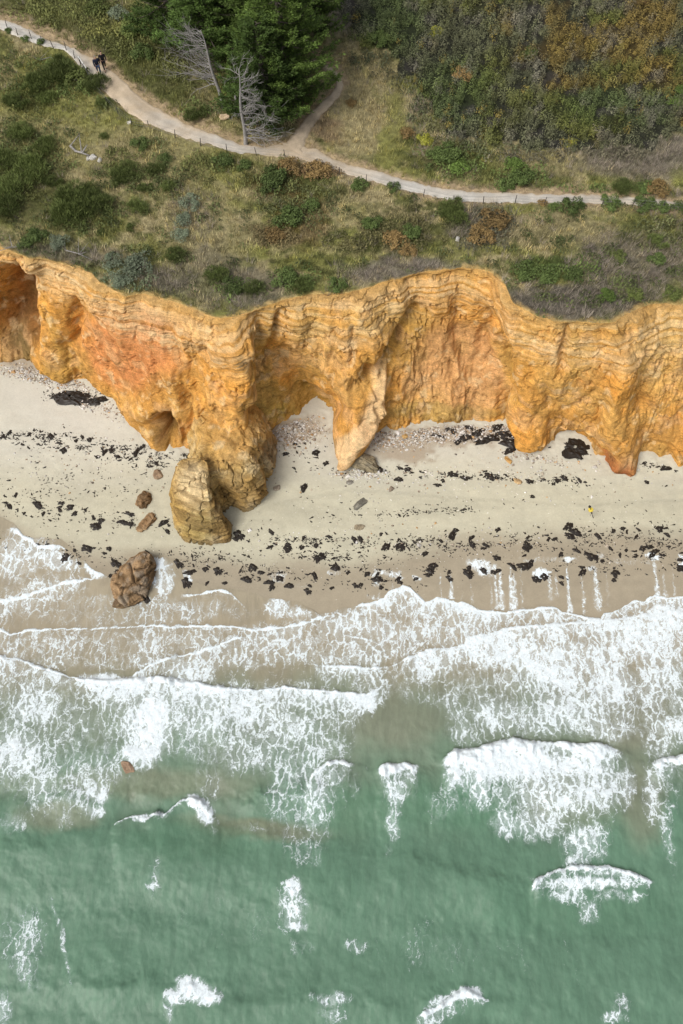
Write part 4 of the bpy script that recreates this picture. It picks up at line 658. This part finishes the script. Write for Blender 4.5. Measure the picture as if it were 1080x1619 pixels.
def cypress(px, py, h, rad, seed, label, lowcut=.06, col=(.058,.090,.018), lean=(0, 0)):
    x, y, z = onH(px, py); root = empty('cypress_tree', (x, y, z)); tag(root, label, 'tree'); g_ = np.random.default_rng(seed)
    tr = [[(0, 0, -.3, .42), (.1+lean[0]*.2, 0, h*.2, .34), (lean[0]*.5, .1+lean[1]*.5, h*.5, .24), (lean[0]*.9, lean[1]*.9, h*.92, .05)]]
    V, F = tubes(tr, 9); mk('trunk', V, F, M_bark, root, True)
    limbs, P, ND, SZ = [], [], [], []
    nl = 125
    for i in range(nl):
        f = lowcut+(1-lowcut)*(i+.5)/nl; a = i*2.4+g_.normal(0, .3); prof = (1-f)**.62*(.75+.25*min(1, f*5)); Lr = rad*prof*g_.uniform(.62, 1.16)+.5; z0 = h*f
        rise = g_.uniform(.05, .30)*Lr; q = np.linspace(0, 1, 7); bx = lean[0]*f+np.cos(a+q*.12)*Lr*q; by = lean[1]*f+np.sin(a+q*.12)*Lr*q; bz = z0+rise*q**1.4-.10*Lr*np.sin(q*3.14)
        limbs.append([(bx[j], by[j], bz[j], .075*(1-q[j])*(1-f*.6)+.012) for j in range(7)])
        m = int(8+Lr*7)
        for s in range(m):
            u = g_.uniform(.08, 1.0)**.8; sd = g_.normal(0, .20)*Lr*.42*(.4+u*.6); p = np.array([np.interp(u, q, bx)-math.sin(a)*sd, np.interp(u, q, by)+math.cos(a)*sd, np.interp(u, q, bz)+g_.normal(.05, .12)])
            ad = a+g_.normal(0, .45); P.append(p); ND.append((math.cos(ad), math.sin(ad), g_.uniform(-.05, .3))); SZ.append(1)
    V, F = tubes(limbs, 5); mk('limb', V, F, M_bark, root)
    P, ND = np.array(P), np.array(ND); V, F, cc = spray_mesh(P, None, ND/np.linalg.norm(ND, axis=1)[:, None], seed, .46)
    o = mk('crown', V, F, M_leaf, root, col=cc*np.array(col)*1.5); return root
cypress(448, 160, 11.5, 5.2, 31, 'huge dark green cypress, rightmost, its boughs hanging over the side path', lowcut=.04)
cypress(418, 112, 13.5, 4.8, 32, 'tall dark green cypress in the middle, behind the upright dead tree', lowcut=.10)
cypress(378, 84, 13.0, 4.8, 33, 'dark green cypress behind the leaning dead tree', lowcut=.16)
cypress(280, 62, 10.5, 5.0, 34, 'leftmost dark green cypress at the top of the picture', lowcut=.12, col=(.05,.082,.018))
cypress(480, 62, 12.5, 4.6, 35, 'rear dark green cypress behind the huge one', lowcut=.1)
cypress(420, 186, 8.5, 3.6, 37, 'lowest dark cypress bough mass just right of the upright dead tree', lowcut=.05, col=(.05,.082,.018))
cypress(338, 110, 10.0, 4.2, 36, 'small dark cypress between the leftmost one and the leaning dead tree', lowcut=.22, col=(.05,.082,.018))
def dead_tree(px, py, h, seed, label, lean, side, nb, spread, fine=3, zmin=.15, lf=1.):
    x, y, z = onH(px, py); root = empty('dead_tree', (x, y, z)); tag(root, label, 'dead tree'); g_ = np.random.default_rng(seed)
    q = np.linspace(0, 1, 9); T_ = [(lean[0]*u**1.3+.08*math.sin(u*9), lean[1]*u+.05*math.sin(u*7), h*u-.2, .17*(1-u)**.8+.02) for u in q]
    V, F = tubes([T_], 8); mk('trunk', V, F, M_twig, root, True)
    br, tw = [], []
    for i in range(nb):
        u = zmin+(1-zmin)*g_.uniform(0, 1); p0 = np.array([np.interp(u, q, [t[k] for t in T_]) for k in range(3)]); a = g_.normal(side, spread); L = lf*h*g_.uniform(.22, .55)*(1.1-u*.6); d = np.array([math.cos(a), math.sin(a)*.8, g_.uniform(-.15, .45)]); pts = [p0]; r0 = .05*(1-u*.5)
        for s in range(6): d = d+g_.normal(0, .20, 3)+np.array([0, 0, .03]); d /= np.linalg.norm(d); pts.append(pts[-1]+d*L/6)
        br.append([(*p, r0*(1-j/6.3)) for j, p in enumerate(pts)])
        for s in range(fine*4):
            j = g_.integers(1, 6); b0 = pts[j]+(pts[j+1]-pts[j])*g_.uniform(0, 1); dd = d+g_.normal(0, .55, 3); dd /= np.linalg.norm(dd); l = L*g_.uniform(.12, .34); mid = b0+dd*l*.5+g_.normal(0, .03, 3); tw.append([(*b0, .012), (*mid, .009), (*(b0+dd*l+np.array([0, 0, .06])), .004)])
    V, F = tubes(br, 5); mk('branch', V, F, M_twig, root, True); V, F = tubes(tw, 3); mk('twigs', V, F, M_twig, root)['kind'] = 'stuff'; return root
dead_tree(352,170,7.0,41,'leaning pale dead tree with long bare boughs reaching left', (-.9,.2), 2.95, 42, .5, 3, .28, 1.5)
dead_tree(388,228,7.0,42,'upright pale dead tree standing at the fork of the paths', (.15,.2), -.15, 46, .95, 4, .10)
dead_tree(371,182,4.0,43,'short broken pale dead tree between the two taller dead ones', (.9,.6), 1.2, 16, .8, 3, .3)
dead_tree(318,38,6.5,44,'bare pale branch tree poking out of the leftmost cypress', (.4,.6), 1.5, 22, 1.1, 3, .4)
# ================================================================ PATH FENCE
FL = [(12,46),(28,56),(50,62),(68,70),(85,76),(105,80),(118,93),(128,103),(137,115),(150,140),(170,165),(187,180),(208,198),(236,203),(277,218),(317,231),(359,240),(406,246),(451,249),(500,262),(537,276),(579,289),(622,299),(669,312),(716,320),(764,322),(814,322),(860,324),(904,324),(951,326),(999,327),(1046,331),(1095,336),(1145,341)]
fence = empty('wire_fence', onH(600, 295)); tag(fence, 'low wire fence of dark wooden posts along the seaward side of the path', 'fence')
fx0 = np.array(fence.location); tops = []
for i, (px_, py_) in enumerate(FL):
    x, y, z = onH(px_, py_); hgt_ = random.uniform(.7, .9); ln = random.uniform(-.12, .12); p = np.array((x, y, z))-fx0
    V, F = tubes([[(0, 0, -.2, .036), (ln*.5, 0, hgt_*.5, .034), (ln, .02, hgt_, .03)]], 8); V = V+p; mk('post', V, F, M_post, fence, True); tops.append(p+np.array((ln, .02, hgt_)))
P = []
for a, b in zip(tops[:-1], tops[1:]):
    for dz in (.06, .35, .6): P.append([(*(a-[0, 0, dz]), .009), (*((a+b)/2-[0, 0, dz+.03]), .009), (*(b-[0, 0, dz]), .009)])
V, F = tubes(P, 4); mk('wire', V, F, M_wire, fence)
M_rail = simple('pale_painted_wood', (.55,.55,.52), .6, .1); x0 = np.array(onH(128, 103)); x1 = np.array(onH(140, 120))
rl = empty('handrail', x0); tag(rl, 'short pale wooden rail slanting beside the path near the walkers', 'rail'); d = x1-x0
V, F = tubes([[(0, 0, .85, .05), (*(d+[0, 0, .75]), .05)]], 6); mk('rail', V, F, M_rail, rl)
for q in (0, .5, 1):
    V, F = tubes([[(*(d*q-[0, 0, .1]), .04), (*(d*q+[0, 0, .85-.1*q]), .04)]], 6); mk('post', V, F, M_post, rl)
# small finds on the slope
M_white = simple('pale_stone', (.62,.60,.55), .8, .15)
def onground(px, py, size, rz, seed, label, mat=None, name='stone', cat='stone', c=((.5,.48,.43),(.66,.64,.6))):
    x, y, z = onH(px, py); o = rock(name, (x, y, z+size[2]*.3), size, R(rz), seed, c[0], c[1], label=label, planes=7, sub=4, cat=cat); return o
onground(205,195,(.45,.35,.3),0,51,'white stone in the grass just below the path bend')
onground(723,379,(.4,.4,.35),0,52,'small white stone on the slope below the straight path')
onground(148,250,(.7,.5,.4),20,53,'largest pale stone at the end of the driftwood log')
onground(158,254,(.45,.4,.3),50,54,'small pale stone right of the largest one by the log')
onground(140,252,(.35,.35,.3),0,55,'small pale stone left of the largest one by the log')
onground(355,186,(1.0,.6,.4),10,56,'pale tan chunk of cut wood at the foot of the leaning dead tree', name='cut_log', cat='log', c=((.42,.32,.2),(.55,.42,.28)))
onground(364,166,(.35,.3,.3),10,57,'little pale stone between the dead trees')
def sticks(name, pts, label, cat, rad, seed):
    g_ = np.random.default_rng(seed); o0 = np.array(onH(*pts[0])); P = [[(*(np.array(onH(*p))-o0+[0, 0, .12+.05*g_.normal()]), rad*(1-.6*i/len(pts))) for i, p in enumerate(pts)]]
    for k in range(5):
        i = g_.integers(0, len(pts)-1); b = np.array(onH(*pts[i]))-o0; d = g_.normal(0, .6, 3); d[2] = abs(d[2])*.5; P.append([(*(b+[0, 0, .12]), rad*.5), (*(b+d*.6+[0, 0, .15]), rad*.35), (*(b+d*1.2+[0, 0, .2]), rad*.12)])
    V, F = tubes(P, 7); return tag(mk(name, V, F, M_twig, None, True, loc=o0), label, cat)
sticks('driftwood_log', [(112,232),(120,240),(130,244),(142,247)], 'long grey brown log in the grass leading to pale stones', 'log', .12, 61)
sticks('dead_branch', [(20,392),(32,390),(52,391)], 'pale forked dead branch on the cliff top at far left', 'branch', .06, 62)
sticks('dead_branch', [(105,398),(125,404),(147,412)], 'pale dead branch at the cliff top left of the grey shrub', 'branch', .05, 63)
sticks('dead_branch', [(62,97),(80,92),(95,98)], 'bare twiggy branch in the verge beside the upper left path', 'branch', .04, 64)
# ================================================================ SHORE LITTER
M_weed = simple('wet_seaweed', (.022,.017,.013), .45, .5, 12)
def weed_mesh(seed):
    g_ = np.random.default_rng(seed); n, m = 9, 26; r = np.linspace(0, 1, n)[:, None]; a = np.arange(m)*2*math.pi/m; a = a[None]
    pr = .25+.9*vn(np.cos(a)*1.6+seed, np.sin(a)*1.6+seed*.7, seed=seed)+.6*vn(np.cos(a)*4, np.sin(a)*4, seed=seed+1); X = np.cos(a)*r*pr; Y = np.sin(a)*r*pr*.6; Z = .20*(1-r**2)*(1+.9*fbm(X*5+seed, Y*5, oct=3, seed=seed))-.02+r*0
    V = np.stack([X, Y, Z+0*X], -1).reshape(-1, 3); i = np.arange(n-1)[:, None]*m; j = np.arange(m)[None]; j2 = (j+1) % m; F = np.stack([i+j, i+m+j, i+m+j2, i+j2], -1).reshape(-1, 4)[m:]
    F = np.concatenate([F, np.stack([0*j+0, m+j, m+j2, 0*j+0], -1).reshape(-1, 4)*0]) if False else F
    fr = []
    for k in range(26):
        t_ = g_.uniform(0, 6.28); q = .8*g_.uniform(.5, 1); b = np.array((math.cos(t_)*q, math.sin(t_)*q*.6, .05)); d = np.array((math.cos(t_+g_.normal(0, .9)), math.sin(t_+g_.normal(0, .9))*.7, 0))*g_.uniform(.15, .5); w_ = np.array((-d[1], d[0], 0))*.18; fr += [b-w_, b+w_, b+d+w_*.4+[0, 0, -.03], b+d-w_*.4+[0, 0, -.03]]
    F2 = np.arange(len(fr)).reshape(-1, 4)+len(V); return np.concatenate([V, np.array(fr)]), np.concatenate([F, F2])
WM = []
def weed(px, py, s, rz, label, group, sy=1.):
    x, y, z = onB(px, py)
    if len(WM) < 8:
        V, F = weed_mesh(70+len(WM)*3); o = mk('seaweed_clump', V, F, M_weed, None, False); WM.append(o)
    else: o = WM[random.randrange(8)].copy(); C.objects.link(o)
    if py > 940: z = max(z, .37)
    o.location = (x, y, z+.012); o.rotation_euler = (0, 0, rz); o.scale = (s, s*sy, s*.8); return tag(o, label, 'seaweed', group)
WEED = {
 ('black seaweed clump in the scattered row high on the left beach', 'seaweed along the upper left tide line'): [(5,690),(45,688),(60,702),(92,700),(105,707),(120,697),(142,695),(80,690),(165,715),(155,722),(185,722),(175,712),(200,710),(215,715),(237,722),(225,706),(100,712),(130,690),(15,684),(250,702)],
 ('black seaweed clump on the open sand of the lower left beach', 'seaweed on the lower left beach'): [(8,785),(25,782),(60,797),(38,812),(68,812),(97,795),(118,812),(135,806),(150,832),(160,822),(195,825),(207,827),(110,802),(267,830),(265,840),(258,826),(148,818),(15,800),(205,812)],
 ('black seaweed clump in the white wash at the left edge of the sea', 'seaweed in the wash at left'): [(60,860),(75,860),(68,868),(118,870),(125,890),(102,880),(137,867),(172,867),(175,910),(182,890),(188,905),(112,888),(165,875),(10,866),(232,947)],
 ('black seaweed clump on the wet sand between the big boulder and the middle', 'seaweed on the wet sand in the middle left'): [(295,920),(327,922),(325,900),(345,902),(355,922),(282,890),(300,905),(390,915),(400,897),(425,920),(430,928),(442,915),(457,925),(444,905),(487,934),(525,930),(497,910),(530,897),(412,905),(490,926),(380,903)],
 ('black seaweed clump on the damp sand right of the ochre outcrop', 'seaweed right of the outcrop'): [(372,852),(378,845),(435,860),(455,860),(477,865),(480,850),(500,862),(505,880),(455,866),(467,702),(515,732),(452,717),(465,740),(480,770),(500,716),(428,840),(520,848)],
 ('black seaweed clump in the broken line across the pale sand right of centre', 'seaweed line on the pale upper sand'): [(632,740),(630,757),(600,742),(580,745),(665,755),(692,767),(700,760),(717,751),(732,755),(740,756),(760,751),(767,745),(785,755),(800,751),(837,761),(875,765),(882,760),(892,755),(917,760),(925,762),(842,785),(712,747),(775,752),(1020,732),(1022,762),(1052,740),(645,741)],
 ('black seaweed clump on the sand just above the wet line at right', 'seaweed above the wet line'): [(560,852),(570,852),(610,865),(602,845),(632,862),(637,867),(655,857),(665,855),(672,875),(697,855),(715,847),(747,860),(765,867),(768,862),(785,882),(787,837),(832,860),(835,850),(834,866),(867,852),(877,852),(900,847),(910,840),(945,847),(970,840),(985,835),(1042,837),(1055,845),(898,833),(720,838),(745,850)],
 ('black seaweed clump on the dark wet sand close to the foam at right', 'seaweed on the wet sand at right'): [(807,892),(812,896),(827,895),(840,890),(887,877),(912,870),(927,875),(935,880),(952,887),(965,867),(980,877),(990,870),(1005,880),(1025,865),(1035,872),(1047,877),(1075,885),(1076,898),(920,897),(921,905),(972,905),(973,910),(970,917),(887,912),(888,922),(860,912),(847,915),(853,918),(787,902),(765,902),(740,905),(741,898),(710,905),(711,914),(680,902),(677,909),(657,915),(685,895),(630,915),(632,921),(595,915),(597,908),(602,929),(570,925),(562,925),(580,907),(550,905),(780,905),(1015,868),(1030,878)]}
for (lab, grp), pts in WEED.items():
    for px_, py_ in pts: weed(px_, py_, random.choice([.18,.22,.28,.34,.45])*(1.2 if py_ > 840 else 1), random.uniform(-1.2, 1.2), lab, grp, random.uniform(.7, 1.3))
weed(908,708,1.25,-.3,'big black heap of seaweed under the undercut at the cliff foot, right', None, 1.4); weed(112,628,1.6,-.15,'broad black seaweed heap below the cliff at upper left', None, .8); weed(150,634,1.1,.1,'black seaweed heap at the right end of the broad upper left heap', None, .7)
for i_, (a_, b_, s_) in enumerate([(712,680,.6),(735,690,.7),(755,684,.8),(775,693,.9),(795,686,.8),(806,699,1.0),(760,698,.6),(724,698,.5),(690,688,.5),(816,690,.6),(742,676,.5),(785,676,.6),(805,712,.5)]): weed(a_, b_, s_, random.uniform(-.6, .6), 'matted black seaweed heap on the shingle at the foot of the cliff bowl', 'seaweed heaps at the foot of the bowl', random.uniform(.6, 1))
weed(95,626,.9,.1,'black seaweed heap at the left end of the broad upper left heap', None, .8)
def litter(name, kind_mat, n, spots, size, flat, seed, colr=None, cl=.25):
    g_ = np.random.default_rng(seed); P = []
    tot = sum(s[5] for s in spots)
    for cx, cy, rx, ry, rot, wt_ in spots:
        m = int(n*wt_/tot); a = g_.uniform(0, 6.283, m); r = np.sqrt(-2*np.log(g_.uniform(1e-3, 1, m)))*.55; dx, dy = r*np.cos(a)*rx, r*np.sin(a)*ry; c_, s_ = math.cos(R(rot)), math.sin(R(rot)); P.append(np.stack([cx+dx*c_-dy*s_, cy+dx*s_+dy*c_], 1))
    P = np.concatenate(P); k = fbm(P[:, 0]/14, P[:, 1]/7, oct=3, seed=seed) > -cl; P = P[k]; P = P[P[:, 1] > foot(P[:, 0])+1]
    x, y, z = solve(P[:, 0], P[:, 1], B); pos = np.stack([x, y, z+.004], 1); m = len(pos)
    bm = bmesh.new(); bmesh.ops.create_icosphere(bm, subdivisions=1, radius=1); TV = np.array([v.co[:] for v in bm.verts]); TF = np.array([[v.index for v in f.verts] for f in bm.faces]); bm.free()
    TV = TV*(1+.35*g_.normal(size=(len(TV), 1))*.6)*np.array((1, .55, flat)); col_ = (colr(g_, m) if colr else np.ones((m, 3)))
    V, F, cc = scatter(TV, TF, np.ones((len(TV), 3)), pos, g_.normal(0, .7, m), size*g_.lognormal(0, .45, m), col_)
    return tag(mk(name, V, F, kind_mat, col=cc), kind='stuff')
bits = [(100,700,160,12,4,5),(190,715,110,14,8,4),(40,690,60,8,0,2),(120,628,40,9,5,6),(60,800,120,26,5,3),(130,770,120,26,0,2),(200,825,110,14,5,2),(110,870,80,16,10,3),(280,715,40,14,0,3),(235,735,30,14,0,2),(470,700,50,30,0,1.5),(480,855,90,14,3,3),(620,860,110,14,0,4),(760,860,110,18,-3,4),(930,850,130,18,-3,4),(1040,860,50,30,0,2),(600,900,120,14,3,2),(430,905,120,14,5,3),(740,752,140,6,3,4),(900,760,60,8,5,1.5),(640,810,120,8,-6,1.5),(740,805,80,5,-4,1),(320,880,90,14,3,2.5),(560,740,60,8,0,1),(760,690,90,7,2,9),(820,697,30,6,5,4),(700,690,80,6,0,5),(610,925,60,12,0,1),(950,895,130,24,0,3),(1040,740,30,6,10,1),(520,880,120,8,3,2),(1000,800,120,40,0,.6),(540,800,200,50,0,1.2),(80,750,120,40,0,1.2)]
litter('seaweed_scraps', M_weed, 12000, bits, .06, .22, 71, None, .08)
M_peb = leafmat('pebbles', .8, 0)
def pebc(g_, m):
    pal = np.array([(.55,.52,.47),(.42,.36,.28),(.30,.24,.18),(.62,.60,.57),(.20,.17,.14),(.48,.30,.14)]); return pal[g_.choice(6, m, p=[.3,.2,.15,.2,.08,.07])]*g_.uniform(.7, 1.2, (m, 1))
litter('shingle', M_peb, 9000, [(690,686,90,13,0,6),(620,697,50,12,0,3),(780,684,60,10,0,3),(470,684,45,26,-10,4),(440,672,25,10,0,2),(100,605,60,10,12,2),(40,590,50,12,5,2),(150,640,60,12,20,1),(850,725,60,6,10,.6),(400,745,26,14,0,1),(640,760,200,30,0,.7),(140,720,160,50,0,.7),(850,745,220,30,0,.7),(600,850,300,30,0,.6),(570,750,40,8,0,1)], .075, .6, 72, pebc, .6)
litter('shell_fragments', simple('shell', (.7,.68,.62), .5, .2), 1200, [(540,820,500,90,0,1)], .03, .4, 73, None, 1)
# ================================================================ BEACH MARKER
x, y, z = onB(938, 819); mkr = empty('marker_post', (x, y, z)); mkr.rotation_euler = (0, R(-24), 0); tag(mkr, 'thin marker post with a yellow disc and black cap standing on the right beach', 'marker post')
V, F = tubes([[(0, 0, -.2, .035), (.02, 0, 1.1, .032), (.05, 0, 1.75, .03)]], 8); mk('pole', V, F, simple('grey_pole', (.16,.15,.14), .6, .2), mkr, True)
V, F = tubes([[(.03, 0, 1.05, .07), (.032, 0, 1.2, .07)]], 10); mk('clamp', V, F, M_post, mkr)
V, F = tubes([[(-.16, .02, .55, .015), (.03, 0, 1.1, .015)]], 6); mk('strut', V, F, M_post, mkr)
V, F = tubes([[(.05, 0, 1.70, .10), (.05, 0, 1.72, .22), (.052, 0, 1.80, .20), (.052, 0, 1.81, .03)]], 18); mk('yellow_disc', V, F, simple('yellow_paint', (.62,.48,.06), .5, .05), mkr)
V, F = tubes([[(.052, 0, 1.8, .03), (.052, 0, 2.35, .03), (.052, 0, 2.36, .12), (.055, 0, 2.46, .09), (.055, 0, 2.52, .02)]], 12); mk('cap', V, F, simple('black_cap', (.02,.02,.02), .5, .1), mkr)
# ================================================================ WALKERS
def skin(name, joints, edges, mat, parent, sub=2):
    me = bpy.data.meshes.new(name); me.from_pydata([j[:3] for j in joints], edges, []); o = bpy.data.objects.new(name, me); C.objects.link(o); o.parent = parent; me.materials.append(mat)
    bpy.context.view_layer.objects.active = o; m = o.modifiers.new('skin', 'SKIN'); m.use_smooth_shade = True
    for i, j in enumerate(joints): r = j[3]; v = me.skin_vertices[0].data[i]; v.radius = (r, j[4] if len(j) > 4 else r); v.use_root = (i == 0)
    s = o.modifiers.new('sub', 'SUBSURF'); s.levels = s.render_levels = sub; return o
M_skin = simple('skin', (.45,.27,.20), .6, .05); M_navy = simple('navy_jacket', (.012,.016,.035), .85, .3, 8); M_blk = simple('black_cloth', (.010,.010,.013), .85, .3, 8); M_jean = simple('blue_jeans', (.035,.06,.12), .85, .3, 10); M_shoe = simple('dark_shoe', (.02,.018,.016), .6, .1); M_hairg = simple('grey_hair', (.22,.20,.18), .8, .3, 40); M_haird = simple('dark_hair', (.02,.015,.012), .7, .3, 40)
def person(px, py, rz, ph, jk, tr, hair, label):
    x, y, z = onH(px, py); root = empty('person', (x, y, z+.05), rz); tag(root, label, 'person', None); s = ph*.26
    # faces +y in its own space
    J = [(0,0,.95,.13,.10),(0,0,1.20,.14,.10),(0,0,1.40,.16,.10),(0,.01,1.50,.06),(0,.02,1.57,.055),(0,.03,1.66,.085,.10),(0,.03,1.74,.07,.08),
         (-.10,0,.90,.09),(-.11,s*.5,.50,.065),(-.11,s,.10,.045),(-.11,s+.13,.04,.04),(.10,0,.90,.09),(.11,-s*.35,.50,.065),(.11,-s*1.1,.12,.045),(.11,-s*1.1+.13,.05,.04),
         (-.20,0,1.42,.06),(-.26,-s*.5,1.15,.045),(-.25,-s*.5+.12,.92,.034),(-.24,-s*.5+.16,.85,.03),(.20,0,1.42,.06),(.26,s*.5,1.15,.045),(.25,s*.5+.14,.92,.034),(.24,s*.5+.18,.85,.03),(0,.125,1.645,.018)]
    E = [(0,1),(1,2),(2,3),(3,4),(4,5),(5,6),(0,7),(7,8),(8,9),(9,10),(0,11),(11,12),(12,13),(13,14),(2,15),(15,16),(16,17),(17,18),(2,19),(19,20),(20,21),(21,22),(5,23)]
    for q, w0 in ((18, -1), (22, 1)):      # fingers and thumb
        bx, by, bz = J[q][:3]
        for k, (dy, L) in enumerate(((-.028,.07),(-.010,.085),(.010,.08),(.028,.06))):
            i = len(J); J += [(bx, by+dy, bz-.03, .010), (bx-w0*.008, by+dy+.006, bz-.03-L*.55, .009), (bx-w0*.025, by+dy+.01, bz-.03-L, .008)]; E += [(q, i), (i, i+1), (i+1, i+2)]
        i = len(J); J += [(bx-w0*.02, by+.04, bz-.01, .011), (bx-w0*.03, by+.055, bz-.05, .009)]; E += [(q, i), (i, i+1)]
    skin('body', J, E, M_skin, root, 2)
    skin('jacket', [(0,0,.86,.19,.14),(0,0,1.12,.19,.145),(0,0,1.38,.20,.13),(0,.01,1.49,.09),(-.22,0,1.42,.085),(-.275,-s*.5,1.15,.07),(-.255,-s*.5+.11,.94,.052),(.22,0,1.42,.085),(.275,s*.5,1.15,.07),(.255,s*.5+.13,.94,.052)], [(0,1),(1,2),(2,3),(2,4),(4,5),(5,6),(2,7),(7,8),(8,9)], jk, root, 1)
    skin('trousers', [(0,0,.92,.17,.13),(-.10,0,.84,.11),(-.11,s*.5,.50,.085),(-.11,s*.97,.14,.065),(.10,0,.84,.11),(.11,-s*.35,.50,.085),(.11,-s*1.07,.16,.065)], [(0,1),(1,2),(2,3),(0,4),(4,5),(5,6)], tr, root, 1)
    for sx_2, yy in ((-.11, s), (.11, -s*1.1)): skin('shoe', [(sx_2, yy-.05, .05, .052),(sx_2, yy+.06, .045, .05),(sx_2, yy+.17, .035, .04)], [(0,1),(1,2)], M_shoe, root, 1)
    skin('hair', [(0,-.02,1.66,.085,.085),(0,0,1.745,.09,.085),(0,.03,1.79,.07,.06)], [(0,1),(1,2)], hair, root, 1)
person(158,118,R(200),1,M_navy,M_jean,M_hairg,'grey haired walker in navy jacket and blue jeans, left of the pair')
person(167,111,R(205),-1,M_blk,M_blk,M_haird,'walker dressed all in black on the path, right of the pair')
